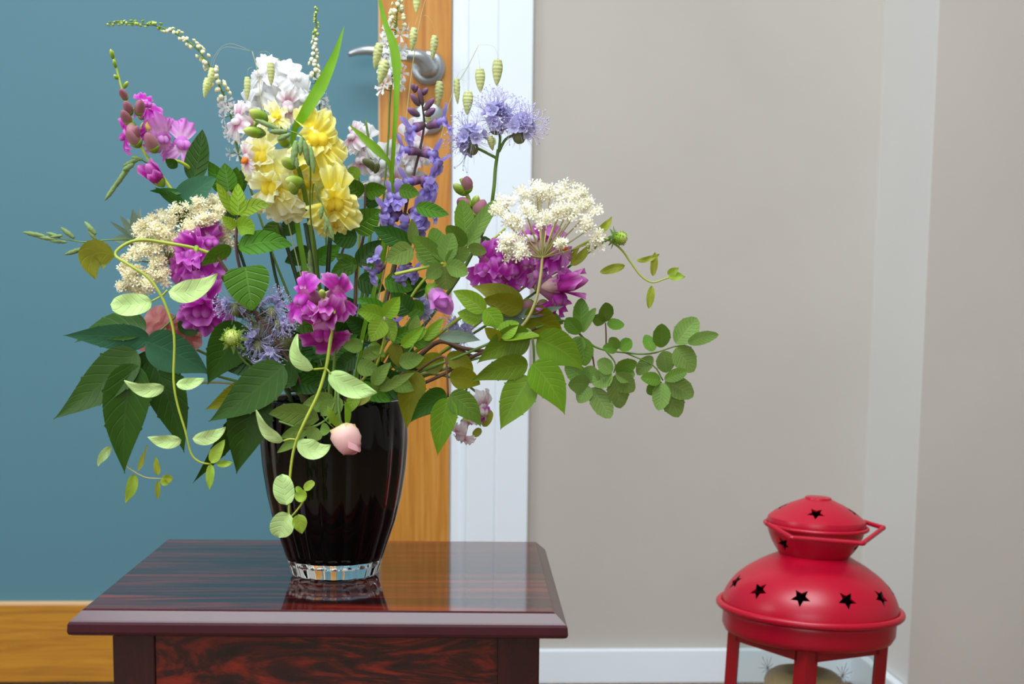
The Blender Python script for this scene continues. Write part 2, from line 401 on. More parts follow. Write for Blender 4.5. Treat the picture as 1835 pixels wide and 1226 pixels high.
# ------------------------------------------------------------------ the room
FL = -.014
def struct(name, geo, mat, parent=None, smooth=False):
    o = part(name, geo, mat, parent, smooth)
    if parent is None: o['kind'] = 'structure'
    return o
def bevel(o, wd, seg=2):
    m = o.modifiers.new('bevel', 'BEVEL'); m.width = wd; m.segments = seg; m.limit_method = 'ANGLE'; return o
struct('floor', box(-2.3, 2.6, -2.1, 2.6, FL-.05, FL), M['floor'])
for k, q in enumerate(((-2.3, 2.6, -2.1, -.08), (-2.3, 2.6, 1.28, 2.6), (-2.3, -.98, -.08, 1.28), (.78, 2.6, -.08, 1.28))):
    struct('ceiling' if k == 0 else 'ceiling_around_skylight', box(*q, 2.5, 2.55), M['white'])
def wframe(name, ax, lo, hi, at_, lab):
    # a plain white window frame: ax = the axis it is flat in; lo/hi = opening corners in the two other axes
    g = []
    for (a0, a1, b0, b1) in ((lo[0], hi[0], lo[1], lo[1]+.05), (lo[0], hi[0], hi[1]-.05, hi[1]), (lo[0], lo[0]+.05, lo[1]+.05, hi[1]-.05), (hi[0]-.05, hi[0], lo[1]+.05, hi[1]-.05)):
        c = [(a0, a1), (b0, b1)]; c.insert(ax, (at_-.03, at_+.03)); g.append(box(*c[0], *c[1], *c[2]))
    o = bpy.data.objects.new(name, None); COL.objects.link(o); o['kind'] = 'structure'; o['label'] = lab
    for b in g: part('frame_bar', b, M['white'], o, False)
wframe('window_1', 1, (-1.8, .75), (.2, 2.25), -2.15, 'wide window in the wall opposite the door')
wframe('added_fill_window', 0, (-.2, .75), (1.2, 2.15), -2.35, 'square opening added in the left wall for fill light')  # opening and frame added around the left fill lamp
wframe('window_3', 2, (-.98, -.08), (.78, 1.28), 2.525, 'rooflight in the ceiling over the table')
struct('wall_back', box(.10, .7615, 2.43, 2.53, FL, 2.5), M['wall'])
struct('wall_back_far_side', box(-2.3, -1.05, 2.43, 2.53, FL, 2.5), M['wall'])
struct('wall_back_over_door', box(-1.05, .10, 2.43, 2.53, 2.05, 2.5), M['wall'])
struct('wall_right', box(.7615, 2.6, 2.18, 2.53, FL, 2.5), M['wall'])
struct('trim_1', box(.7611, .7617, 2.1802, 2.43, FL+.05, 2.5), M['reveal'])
for k, q in enumerate(((-2.1, 2.53, FL, .75), (-2.1, 2.53, 2.15, 2.5), (-2.1, -.2, .75, 2.15), (1.2, 2.53, .75, 2.15))):
    struct('wall_left' if k == 0 else 'wall_left_around_added_window', box(-2.4, -2.3, *q), M['wall'])  # wall split around the opening added for the left fill
struct('wall_front_lower', box(-2.3, 2.6, -2.2, -2.1, FL, .75), M['wall'])
struct('wall_front_upper', box(-2.3, 2.6, -2.2, -2.1, 2.25, 2.5), M['wall'])
struct('wall_front_left', box(-2.3, -1.8, -2.2, -2.1, .75, 2.25), M['wall'])
struct('wall_front_right', box(.2, 2.6, -2.2, -2.1, .75, 2.25), M['wall'])
struct('wall_right_side', box(2.6, 2.7, -2.1, 2.53, FL, 2.5), M['wall'])
bevel(struct('baseboard_back', box(.204, .7605, 2.416, 2.43, FL, .0442), M['white']), .003)
bevel(struct('baseboard_right', box(.746, .7600, 2.18, 2.416, FL, .0442), M['white']), .003)
# door casing: rebated white frame with a moulded step
fr = struct('trim_2', box(.079, .0945, 2.425, 2.53, FL, 2.1), M['white'])
bevel(part('casing_bead', box(.0945, .1035, 2.421, 2.47, FL, 2.1), M['white'], fr, False), .002)
bevel(part('casing_board', box(.1035, .150, 2.418, 2.47, FL, 2.1), M['white'], fr, False), .002)
bevel(part('casing_outer_board', box(.150, .2040, 2.4165, 2.47, FL, 2.1), M['white'], fr, False), .002)
door = bpy.data.objects.new('door_1', None); COL.objects.link(door); door.location = (-.5, 2.45, FL); door['kind'] = 'structure'
door['label'] = 'oak framed door with one large frosted teal glass pane'
bevel(part('stile', box(-.035, .077, 2.43, 2.47, FL+.004, 2.04), M['oak_v'], door, False), .002)
bevel(part('stile', box(-1.05, -.94, 2.43, 2.47, FL+.004, 2.04), M['oak_v'], door, False), .002)
bevel(part('bottom_rail', box(-.94, -.035, 2.43, 2.47, FL+.004, .1175), M['oak_h'], door, False), .001)
bevel(part('top_rail', box(-.94, -.035, 2.43, 2.47, 1.93, 2.04), M['oak_h'], door, False), .002)
part('glass_pane', box(-.94, -.035, 2.442, 2.456, .1175, 1.93), M['teal'], door, False, 'frosted teal glass')
bevel(part('glazing_bead', box(-.94, -.035, 2.431, 2.442, .1175, .1232), M['oak_bead'], door, False), .001)
bevel(part('glazing_bead', box(-.0375, -.035, 2.431, 2.442, .1232, 1.93), M['oak_bead'], door, False), .0008)
def ap(x, y, Y):
    v = ray(x, y); return CAM + v*(Y-CAM[1])/v[1]
hc = ap(767, 122, 2.43)
hd = part('door_handle', lathe(hc, hc-np.array([0, .009, 0]), [(0, .0265), (.75, .0262), (1, .0225), (1.0, .017)], 32), M['steel'], door, True, 'curved satin steel lever handle')
part('neck', lathe(hc-np.array([0, .008, 0]), hc-np.array([0, .05, 0]), [(0, .018), (.3, .0155), (.8, .0145), (1, .012)], 24), M['steel'], hd)
lp = [ap(771, 128, 2.385), ap(757, 106, 2.378), ap(735, 99, 2.374), ap(700, 96, 2.374), ap(665, 90, 2.375), ap(640, 92, 2.378), ap(625, 97, 2.382)]
lv = tube(lp, .0135, .0048, 12, 25); part('lever', lv, M['steel'], hd)
ec = ap(768, 212, 2.43)
es = part('lock_escutcheon', lathe(ec, ec-np.array([0, .008, 0]), [(0, .0255), (.7, .025), (1, .021)], 32), M['steel'], door)
part('lock_barrel', lathe(ec-np.array([0, .007, 0]), ec-np.array([0, .014, 0]), [(0, .009), (.9, .009), (1, .007)], 20), M['steel'], es)

# ------------------------------------------------------------------ side table (turned with the camera's level axes)
TZ = .355
def tl(x, y, z): return RT0*x + FH*y + UPZ*z
def tbox(x0, x1, y0, y1, z0, z1):
    V, F_ = box(x0, x1, y0, y1, z0, z1); return [tl(*v) for v in V], F_
X0, X1, Y0, Y1 = -.3325, .0727, 1.278, 1.643
tab = thing('side_table', 'dark red rosewood side table with glossy top carrying the vase', 'table', tl((X0+X1)/2, (Y0+Y1)/2, FL))
def ring(ins, z, e=0):
    return [tl(X0-ins, Y0-ins, z), tl(X1+ins, Y0-ins, z), tl(X1+ins, Y1+ins, z), tl(X0-ins, Y1+ins, z)]
prof = [(-.02, TZ-.022), (.0085, TZ-.0218), (.0115, TZ-.0205), (.0125, TZ-.018), (.0120, TZ-.0115), (.0108, TZ-.0095), (.0094, TZ-.0083), (.0020, TZ-.0012), (0, TZ)]
V = []; Fc = []
for i, (ins, z) in enumerate(prof): V += ring(ins, z)
for i in range(len(prof)-1):
    for k in range(4): Fc.append((i*4+k, i*4+(k+1) % 4, (i+1)*4+(k+1) % 4, (i+1)*4+k))
Fc.append((3, 2, 1, 0))
part('moulded_edge', (V, Fc), M['rose_edge'], tab, False, 'purplish moulded edge of the table top')
o = part('tabletop', tbox(X0, X1, Y0, Y1, TZ-.004, TZ+.0001), M['rose_top'], tab, False)
LX0, LX1, LY0, LY1 = -.3125, .0620, Y0+.014, Y1-.014
for lx in (LX0, LX1-.037):
    for ly in (LY0, LY1-.037):
        bevel(part('leg', tbox(lx, lx+.037, ly, ly+.037, FL, TZ-.0218), M['rose_plain'], tab, False), .0012)
part('front_panel', tbox(LX0+.037, LX1-.037, LY0+.003, LY0+.018, .12, TZ-.0218), M['rose_panel'], tab, False, 'boldly figured red and black front panel')
part('back_panel', tbox(LX0+.037, LX1-.037, LY1-.018, LY1-.003, .12, TZ-.0218), M['rose_panel'], tab, False)
part('side_panel', tbox(LX0+.003, LX0+.018, LY0+.037, LY1-.037, .12, TZ-.0218), M['rose_panel'], tab, False)
part('side_panel', tbox(LX1-.018, LX1-.003, LY0+.037, LY1-.037, .12, TZ-.0218), M['rose_panel'], tab, False)

# ------------------------------------------------------------------ vase
VC = tl(-.131, 1.443, TZ+.0003)
vase = thing('vase', 'black fluted glass vase with clear base, holding the flowers', 'vase', VC)
VH = .172
VP = [(.0, .0413), (.012, .0443), (.03, .0500), (.055, .0585), (.08, .0640), (.105, .0678), (.13, .0698), (.155, .0702), (.172, .0698)]
def vrad(z):
    for (a, ra), (b, rb) in zip(VP, VP[1:]):
        if z <= b: return ra+(rb-ra)*(z-a)/(b-a)
    return VP[-1][1]
def vprof(z):
    zs = [q[0] for q in VP]; i = max(1, min(len(zs)-1, int(np.searchsorted(zs, z))))
    return float(np.interp(z, zs, [q[1] for q in VP])) if i in (1,) else float(np.interp(z, zs, [q[1] for q in VP]))
def revolve(zr, n, flute, nf=16):
    V, Fc, U = [], [], []
    for z, r, f in zr:
        for k in range(n):
            th = 2*math.pi*k/n
            q = r*(1+flute*f*(abs(math.cos(nf*th/2))-.5))
            V.append(VC+np.array([q*math.cos(th), q*math.sin(th), z])); U.append((k/n, z/VH))
    m = len(zr)
    for i in range(m-1):
        for k in range(n):
            k2 = (k+1) % n; Fc.append((i*n+k, i*n+k2, (i+1)*n+k2, (i+1)*n+k))
    Fc.append(tuple(range(n))[::-1]); Fc.append(tuple((m-1)*n+k for k in range(n)))
    return np.array(V), Fc, U
outer = [(z, vprof(z), 1 if z < .13 else max(.25, 1-(z-.13)/.04)) for z in np.linspace(.0165, VH-.002, 26)]
inner = [(VH, .0680, .1), (VH-.002, .0664, .1)]+[(z, vprof(z)-.0042, 0) for z in np.linspace(VH-.006, .024, 12)]
part('body', revolve([(.0165, .002, 0)]+outer+inner, 240, .036), M['black'], vase, True, 'glossy black fluted body')
part('base', revolve([(0, .036, 1), (.0008, .0400, 1), (.003, .0416, 1), (.009, vprof(.009)-.0003, 1), (.0162, vprof(.0162)-.0002, 1)], 240, .045), M['clear'], vase, True, 'clear glass base')

# ------------------------------------------------------------------ lantern
LC = at(1451, 1087, 1.85)
tilt = math.radians(2.3)
La = RT0*math.sin(tilt) + UPZ*math.cos(tilt); Lr = RT0*math.cos(tilt) - UPZ*math.sin(tilt); Lf = FH
def lw(x, y, z): return LC + Lr*x + Lf*y + La*z
LB = -(LC[2]-FL)/La[2]
lan = thing('lantern', 'red metal star-punched lantern standing at the wall corner', 'lantern', lw(0, 0, LB))
def lrev(zr, n=72):
    V, Fc = [], []
    for r, z in zr:
        for k in range(n):
            th = 2*math.pi*k/n; V.append(lw(r*math.cos(th), r*math.sin(th), z))
    m = len(zr)
    for i in range(m-1):
        for k in range(n):
            k2 = (k+1) % n; Fc.append((i*n+k, i*n+k2, (i+1)*n+k2, (i+1)*n+k))
    for k in range(n):
        k2 = (k+1) % n; Fc.append(((m-1)*n+k, (m-1)*n+k2, k2, k))
    return np.array(V), Fc
def punch(o, stars):
    """cut star holes through a shell, stars = [(point, outward, size)]"""
    V, Fc = [], []
    for p, nn, s, rot in stars:
        a, u, r_ = frame_of(nn, La); b = len(V)
        for e in (-.012, .012):
            for k in range(10):
                th = math.pi*k/5+rot+math.pi; q = s*1.14*(1 if k % 2 == 0 else .47)
                V.append(p+a*e+(u*math.cos(th)+r_*math.sin(th))*q)
        Fc.append(tuple(b+k for k in range(10))[::-1]); Fc.append(tuple(b+10+k for k in range(10)))
        for k in range(10): Fc.append((b+k, b+(k+1) % 10, b+10+(k+1) % 10, b+10+k))
    c = part('cutter', (np.array(V), Fc), None, None, False)
    import bmesh
    for q in (o, c):
        b_ = bmesh.new(); b_.from_mesh(q.data); bmesh.ops.recalc_face_normals(b_, faces=b_.faces); b_.to_mesh(q.data); b_.free()
    md = o.modifiers.new('holes', 'BOOLEAN'); md.operation = 'DIFFERENCE'; md.solver = 'EXACT'; md.object = c
    bpy.context.view_layer.update()
    dg = bpy.context.evaluated_depsgraph_get()
    me = bpy.data.meshes.new_from_object(o.evaluated_get(dg)); o.modifiers.clear(); o.data = me; me.set_sharp_from_angle(angle=math.radians(32)); me.materials.append(M['shade_wick_black'])
    off = np.array(origin_of(o))
    for f in me.polygons:          # inner faces near-black: shade inside the shell, put into the colour
        c_ = np.array(f.center)+off-LC; rad = c_-La*(c_@La)
        if np.array(f.normal)@nrm(rad) < -.1: f.material_index = 1
    bpy.data.objects.remove(c)
TH = .0022
DZ = [0, .004, .0125, .0253, .039, .0527, .0615, .066, .068]; DR = [.1085, .1082, .1062, .0995, .0872, .0680, .0520, .0440, .0395]
def dome_r(z): return float(np.interp(z, DZ, DR))
dq = spline([(r, z, 0) for r, z in zip(DR, DZ)], 26)
dome_o = [(.1065, -.002)] + [(q[0], q[1]) for q in dq]
dome_i = [(max(.03, r-TH*.9), z-TH) for r, z in dome_o][::-1]
dm = part('dome', lrev(dome_o+[(.035, .0685), (.035, .0660)]+dome_i[1:]), M['red'], lan, True, 'satin red domed hood punched with stars')
dst = []
for k in range(11):
    ph = math.radians(-110+360/11*k); zz = .0285; rr = dome_r(zz)
    nn = Lr*math.cos(ph)*.72+Lf*math.sin(ph)*.72+La*.65
    dst.append((lw(rr*math.cos(ph), rr*math.sin(ph), zz), nrm(nn), .0108, R.uniform(-.25, .25)))
punch(dm, dst)
part('rim', lrev([(.112+.0042*math.cos(t), -.001+.0046*math.sin(t)) for t in np.linspace(0, 2*math.pi, 13)[:-1]]), M['red'], lan, True, 'rolled red rim of the hood')
part('band', lrev([(.1085, -.004), (.1065, -.012), (.1065, -.027), (.103, -.034), (.098, -.036), (.098, -.034), (.1035, -.026), (.1035, -.004)]), M['red'], lan, True)
part('inner_plate', lrev([(.001, -.004), (.104, -.004), (.104, -.006), (.001, -.006)]), M['shade_wick_black'], lan)
bz = .0635
bw_o = [(.0385, bz), (.0415, bz+.0015), (.0475, bz+.009), (.053, bz+.018), (.0575, bz+.028), (.0600, bz+.0385)]
bw = part('neck_bowl', lrev(bw_o+[(r-.002, z+.0005) for r, z in bw_o[::-1]]), M['red'], lan, True, 'red bowl-shaped neck with star holes')
bst = []
for ph, z in ((-145, .018), (-25, .018), (95, .018)):
    p = math.radians(ph-3); bst.append((lw(.053*math.cos(p), .053*math.sin(p), bz+z), nrm(Lr*math.cos(p)+Lf*math.sin(p)-La*.45), .0098, .2))
punch(bw, bst)
part('neck_rim', lrev([(.0622+.0026*math.cos(t), bz+.039+.0026*math.sin(t)) for t in np.linspace(0, 2*math.pi, 11)[:-1]]), M['red'], lan)
part('neck_floor', lrev([(.001, bz+.003), (.040, bz+.003), (.040, bz+.002), (.001, bz+.002)]), M['shade_wick_black'], lan)
cz = bz+.041
cap_o = [(.0600, cz), (.0605, cz+.0025), (.0590, cz+.0075), (.0530, cz+.0125), (.044, cz+.0185), (.033, cz+.0245), (.022, cz+.0293), (.0165, cz+.0315)]
cp = part('cap', lrev(cap_o+[(.0160, cz+.0335), (.0145, cz+.0342), (.001, cz+.0344), (.001, cz+.0325), (.0145, cz+.0318)]+[(r-.002, z-.0018) for r, z in cap_o[::-1]]), M['red'], lan, True, 'red conical lid with star hole')
cst = []
for k in range(4):
    p = math.radians(-105+90*k); cst.append((lw(.043*math.cos(p), .043*math.sin(p), cz+.0188), nrm(Lr*math.cos(p)*.5+Lf*math.sin(p)*.5+La*.8), .0098, .0))
punch(cp, cst)
hp = [at(1375, 939, 1.812), at(1419, 964, 1.772), at(1546, 974, 1.772), at(1583, 946, 1.83), at(1544, 934, 1.868)]
hq = []
for i, q in enumerate(hp):
    if 0 < i < 4:
        hq += [q+(hp[i-1]-q)*.12, q, q+(hp[i+1]-q)*.12]
    else: hq.append(q)
part('handle', tube(hq, .0030, .0030, 10, 49), M['red'], lan, True, 'angular red wire carrying handle')
# square glazed body, one corner to the front
import itertools
hs = .0985; ct = [-103, -13, 77, 167]
cor = [np.array([hs*math.cos(math.radians(c)), hs*math.sin(math.radians(c))]) for c in ct]
zt, zb = -.034, LB+.022
for i, c in enumerate(cor):
    g = []
    for j in (i-1, (i+1) % 4):
        e = cor[j]-c; e = e/np.linalg.norm(e); nrm2 = -c/np.linalg.norm(c)*.0016
        q = [c, c+e*.0195, c+e*.0195+nrm2, c+nrm2*1.41]
        V = [lw(x, y, z) for z in (zb, zt) for x, y in q]
        g.append((V, [(0, 1, 2, 3), (7, 6, 5, 4)]+[(k, k+4, (k+1) % 4+4, (k+1) % 4) for k in range(4)]))
    part('corner_post', join(*g)[:2], M['red_deep'], lan, False)
for i in range(4):
    a, b = cor[i], cor[(i+1) % 4]; e = (b-a)/np.linalg.norm(b-a); nn = -(a+b)/np.linalg.norm(a+b)
    for z0, z1 in ((zt-.0165, zt+.002), (zb, zb+.016)):
        q = [a+e*.015, b-e*.015, b-e*.015+nn*.0016, a+e*.015+nn*.0016]
        V = [lw(x, y, z) for z in (z0, z1) for x, y in q]
        part('rail', (V, [(3, 2, 1, 0), (4, 5, 6, 7)]+[(k, (k+1) % 4, (k+1) % 4+4, k+4) for k in range(4)]), M['red_deep'], lan, False)
    q = [a+e*.003+nn*.003, b-e*.003+nn*.003, b-e*.003+nn*.0045, a+e*.003+nn*.0045]
    V = [lw(x, y, z) for z in (zb+.004, zt) for x, y in q]
    pn = part('glass_pane', (V, [(3, 2, 1, 0), (4, 5, 6, 7)]+[(k, (k+1) % 4, (k+1) % 4+4, k+4) for k in range(4)]), M['pane'], lan, False)
    mid = (a+b)/2
    if i in (0, 3):
        for fz, fe in ((-.072, -.004), ):
            c2 = mid+nn*.0022+e*fe*(1 if i == 0 else -1)
            g = []
            for k in range(6):
                th = math.pi*k/6+.2; d2 = math.cos(th); dz = math.sin(th); L_ = .0165 if k % 2 == 0 else .012
                p0 = lw(*(c2-e*d2*L_), fz-dz*L_); p1 = lw(*(c2+e*d2*L_), fz+dz*L_)
                g.append(tube([p0, p1], .0003, .0003, 4, 2))
            part('snowflake', join(*g)[:2], M['frost'], pn, False, 'etched snowflake', 'stuff')
part('floor_tray', lrev([(.001, LB+.02), (.100, LB+.02), (.104, LB+.0235), (.104, LB+.006), (.1, LB), (.001, LB)]), M['red'], lan)
cc = lw(.004, .005, 0)
cd = thing('candle', 'honey coloured pillar candle behind glass inside red lantern', 'candle', lw(.004, .005, LB+.0205))
CT = -.082
part('wax', lrev([(.001, LB+.0205), (.047, LB+.0205), (.049, LB+.024), (.049, CT-.016), (.046, CT-.007), (.038, CT-.001), (.030, CT), (.022, CT-.004), (.001, CT-.006)], 40), M['candle'], cd)
part('wick', tube([lw(0, 0, CT-.006), lw(.001, 0, CT+.006)], .0011, .0009), M['shade_wick_black'], cd)

# ------------------------------------------------------------------ plant builders (photo pixels at the vase's distance give the sizes)
def pv(b): return RT0*b[0]*PXM - UPZ*b[1]*PXM + (-FH)*b[2]*PXM
NF = [0]
def plant(name, label, group=None, mouth=(600, 712, 0), cat='flower'):
    NF[0] += 1; k = NF[0]
    foot = (600+(mouth[0]-600)*.5, 930+8*(k % 4), (mouth[2] if len(mouth) > 2 else 0)*.4)
    t = thing(name, label, cat, W(foot), group); t['foot'] = [float(v) for v in foot]; t['mouth'] = [float(v) for v in (mouth if len(mouth) > 2 else (*mouth, 0))]
    return t
def stem(pl, pts, r0, r1, mat, name='stem', foot=True, sides=6):
    q = [W(p) for p in pts]
    if foot: q += [W(pl['mouth']), W(pl['foot'])]
    return part(name, tube(q, r0*PXM, r1*PXM, sides), S[mat], pl)
def Lf_(pl, mat, p0, p1, w, shape='ovate', bow=None, roll=0, name='leaf', parent=None, **kw):
    d = dict(fold=.18, nu=12, nv=5); d.update(kw)
    lab = d.pop('label', None)
    return part(name, leaf(W(p0), W(p1), w*PXM, shape, pv(bow) if bow else None, math.radians(roll), **d), G[mat] if mat in G else P[mat], parent or pl, True, lab)
def bud(pl, p0, p1, w, mat, calyx=None, name='bud', parent=None, fat=.55):
    a, b = W(p0), W(p1); r = w*PXM/2*(.8 if mat == 'greenbud' else 1)
    pr = [(0, r*.3), (.12, r*.7), (.3, r*.95), (fat, r), (.75, r*.82), (.9, r*.5), (1, r*.1)]
    f3 = R.random()*6; o = part(name, lathe(a, b, pr, 16, lambda t, th: 1+.13*abs(math.cos(1.5*th+f3+1.6*t))-.06), P[mat], parent or pl)
    if calyx:
        pc = [(-.06, r*.15), (0, r*.45), (.14, r*.85), (.32, r*1.06), (.34, r*1.0)]
        part('calyx', lathe(a, b, pc, 10), P[calyx] if calyx in P else S[calyx], o)
    return o
def snap(pl, c, f, s, pm='magenta', tube_m='rosy', palate='throat', calyx='greenbud', ruffle=.17, spread=1.0, extra=0, closed=0, up=None, name='flower', label=None):
    """two-lipped snapdragon flower: mouth at c, looking along f (right, down, to the camera)"""
    c = W(c); a = dirw(f); s = s*PXM
    a, u, r = frame_of(a, None if up is None else dirw(up)); r = -r
    o = part(name, lathe(c-a*s*.78, c+a*s*.02, [(0, s*.07), (.1, s*.15), (.35, s*.17), (.6, s*.20), (.85, s*.23), (1, s*.17)], 12, flat=1.15), P[tube_m], pl, True, label)
    part('calyx', lathe(c-a*s*.86, c-a*s*.60, [(0, s*.05), (.2, s*.13), (.7, s*.18), (1, s*.21)], 10), P[calyx], o)
    k = 0; g = R.gauss; q = ruffle/.17
    def pt(c_, d_, n_, l_, w_, curl, cup, base=.45):
        d_ = d_+(u*g(0, .14)+r*g(0, .14)+a*g(0, .12)); lw_ = 1+g(0, .10)
        part('petal', petal(c_, d_, n_, l_*lw_, w_*(1+g(0, .1)), base, curl+g(0, .1), .17*q, R.choice((2, 2.6, 3.2)), R.random()*6, cup+g(0, .08), R.choice((0, .06, .12))), P[pm], o)
    for sg in (-1, 1):
        pt(c+u*s*.13-a*s*.02, u*.85+r*.46*sg*spread-a*(.05-.6*closed), a-u*.2, s*.60, s*.62, .28, .12)
    for sg in (-1, 0, 1):
        pt(c-u*s*.16+r*sg*s*.1, -u*(.9 if sg == 0 else .55)+r*.85*sg*spread+a*(.12+.5*closed), a+u*.2, s*.54, s*.52, .34, .08)
    for e in range(extra):
        th = 2*math.pi*e/extra+g(0, .4); dd = u*math.cos(th)+r*math.sin(th)
        pt(c-a*s*.02, dd+a*R.uniform(.35, 1.1), a-dd*.5, s*.46, s*.52, .02, .2, .4)
    for sg in (-1, 1):
        part('palate', ellips(c-u*s*.07+a*s*.04+r*sg*s*.085, a-u*.8, s*.17, s*.125, 12, 8), P[palate or pm], o)
    return o
def star(c, ax, s, n=5, lift=.25, ph=0):
    a, u, r = frame_of(ax); V = [c-a*s*.25]; Fc = []; U = [(0, .5)]
    for k in range(n):
        th = 2*math.pi*k/n+ph
        for dt, q, h in ((-.28, .45, .10), (-.22, .95, lift), (.22, .95, lift), (.28, .45, .10)):
            V.append(c+(u*math.cos(th+dt)+r*math.sin(th+dt))*s*q+a*s*h*.6); U.append((q, .5+dt))
        b = 1+4*k; Fc += [(b, b+1, b+2, b+3), (0, b, b+3)]
    return np.array(V), Fc, U
def rnd_dir(bias=(0, 0, .7)):
    return nrm(dirw((R.gauss(bias[0], .6), R.gauss(bias[1], .6), R.gauss(bias[2], .5)+1e-3)))

def folded(pl, p0, p1, w, mat, calyx='greenbud', n=3):
    o = bud(pl, p0, p1, w*.82, mat, calyx, fat=.65); a, b = W(p0), W(p1); ax, u, r_ = frame_of(b-a); L = np.linalg.norm(b-a)
    for k in range(n):
        th = 6.28*k/n+R.random(); d = u*math.cos(th)+r_*math.sin(th)
        part('petal', petal(a+ax*L*.12+d*w*.18*PXM, ax+d*.3, d, L*R.uniform(.8, .98), w*.95*PXM, .6, -.06+.2*(k == 0), .07, 2, k*2.1, -.32, .05), P[mat], o)
    return o
# ---- spikes of small white star flowers (gooseneck habit)
def gooseneck(label, path, nb, nfl, mouth, r0=1.5, r1=2.6, tipw=5, flw=(.45, .72), rad=14):
    pl = plant('gooseneck_stem', label, 'white gooseneck spikes', mouth)
    stem(pl, path, r0, r1, 'green')
    Q = spline([W(p) for p in path], 200)
    for k in range(nb):
        t = k/nb; q = Q[int(t*flw[0]*199)]; tan = nrm(np.gradient(Q, axis=0)[int(t*flw[0]*199)])
        d = rnd_dir((0, 0, .2)); d = nrm(d-tan*(d@tan)); rr = (3+rad*.8*t)*PXM
        a = q+d*PXM*1; b = q+d*rr-tan*rr*.25
        o = part('bud', join(lathe(a, b+(b-a)*.001, [(0, .6*PXM), (.5, .55*PXM), (.62, (1.9+2.4*t)*PXM), (.85, (2.5+2.9*t)*PXM), (1, .6*PXM)], 7)), P['greenbud' if t < .4 else 'budcream'], pl)
    for k in range(nfl):
        t = flw[0]+(flw[1]-flw[0])*k/max(1, nfl-1); i = int(t*199); q = Q[i]; tan = nrm(np.gradient(Q, axis=0)[i])
        d = rnd_dir((0, 0, .35)); d = nrm(d-tan*(d@tan)); L = rad*PXM*R.uniform(.75, 1.25)
        st = part('floret', star(q+d*L, d, 13*PXM if rad < 18 else 15*PXM, 5, .3, R.random()*6), P['white'], pl)
        part('pedicel', tube([q, q+d*L*.9], .8*PXM, .8*PXM, 5), S['green'], st)
    return pl
gooseneck('white gooseneck spike arching left with curved budded tip', [(194, 43, .0), (235, 41, .0), (290, 49, .0), (340, 76, .0), (372, 112, .0), (396, 160, -.01), (412, 200, -.02), (424, 260, -.03), (446, 330, -.03), (490, 460, -.03), (545, 600, -.02)], 80, 20, (575, 712, -.02), .9, 2.6, flw=(.55, .73), rad=15)
gooseneck('short upright white gooseneck spike behind the blade of grass', [(566, 14, -.03), (566, 60, -.03), (562, 110, -.03), (566, 150, -.03), (574, 200, -.04), (578, 260, -.05), (585, 450, -.04)], 40, 16, (592, 712, -.03), .9, 2.2, flw=(.48, .80), rad=13)
gooseneck('tall white gooseneck spike in front of door lever', [(713, -30, -.03), (712, 10, -.03), (709, 60, -.03), (704, 120, -.03), (698, 190, -.03), (695, 260, -.03), (680, 420, -.03), (650, 560, -.02)], 44, 34, (640, 712, -.02), 1.2, 2.4, flw=(.26, .52), rad=20)

# ---- snapdragons
SG = 'snapdragon stems'
pl = plant('snapdragon', 'purple snapdragon spike leaning left with unopened tip', SG, (545, 712, .0))
stem(pl, [(202, 92, .02), (213, 140, .02), (228, 190, .02), (243, 235, .02), (262, 280, .02), (292, 318, .02), (320, 360, .02), (345, 410, .01), (440, 560, 0)], 1.8, 4.2, 'lime')
for p0, p1, w in (((203, 106), (198, 88), 9), ((208, 122), (203, 106), 8), ((211, 142), (204, 134), 8), ((222, 158), (229, 146), 9)): bud(pl, (*p0, .02), (*p1, .025), w, 'greenbud')
for p0, p1, w in (((226, 178), (216, 160), 13), ((234, 205), (224, 182), 16), ((232, 222), (219, 198), 17), ((238, 222), (232, 240), 16), ((248, 205), (252, 180), 18), ((250, 262), (228, 232), 22), ((240, 255), (246, 226), 17), ((279, 272), (262, 238), 22)): bud(pl, (*p0, .03), (*p1, .045), w, 'purplebud', 'greenbud')
folded(pl, (292, 332, .03), (262, 294, .05), 28, 'magenta_deep')
snap(pl, (262, 186, .02), (.35, -.5, .6), 44, 'magenta', 'magenta', None); snap(pl, (222, 242, -.005), (-.8, .1, .3), 46, 'magenta', 'magenta', None)
snap(pl, (272, 222, .01), (.4, -.1, .8), 58, 'magenta', 'magenta'); snap(pl, (292, 246, .02), (.7, .4, .6), 52, 'orchid', 'orchid', None)
snap(pl, (328, 256, .0), (.5, -.2, .8), 64, 'orchid', 'orchid', palate=None)
stem(pl, [(300, 286, .02), (322, 290, .015), (338, 300, .01), (345, 312, .0)], 2.6, 3.2, 'lime', 'side_stalk', False)
for p0, p1, w, rl in (((338, 372), (278, 336), 22, 30), ((330, 345), (268, 342), 13, -20), ((318, 300), (296, 285), 18, 0), ((352, 420), (312, 360), 34, 20)): Lf_(pl, 'mint_deep', (*p0, .02), (*p1, .03), w, 'lance', None, rl)
pl = plant('snapdragon', 'white snapdragon with the tallest white blooms, faint pink below', SG, (580, 712, -.04))
stem(pl, [(500, 105, -.03), (505, 180, -.04), (515, 300, -.06), (545, 500, -.05)], 2, 4, 'green')
for c, f, z in (((470, 128), (-.4, -.3, .8), 52), ((462, 160), (-.6, .1, .7), 56), ((505, 148), (0, -.1, 1), 62), ((528, 138), (.5, -.4, .7), 54), ((500, 185), (-.1, .4, .9), 56), ((545, 172), (.5, .1, .8), 54), ((560, 195), (.6, .3, .6), 46), ((445, 190), (-.6, .2, .6), 44)):
    snap(pl, (*c, -.015), f, z, 'white', 'white', None, ruffle=.12)
snap(pl, (516, 190, .01), (.2, .2, .9), 48, 'blush', 'blush', None)
snap(pl, (425, 214, .005), (-.7, -.1, .7), 50, 'blush', 'blush', None); snap(pl, (398, 345, -.03), (-.4, .3, .8), 54, 'white', 'white', None)
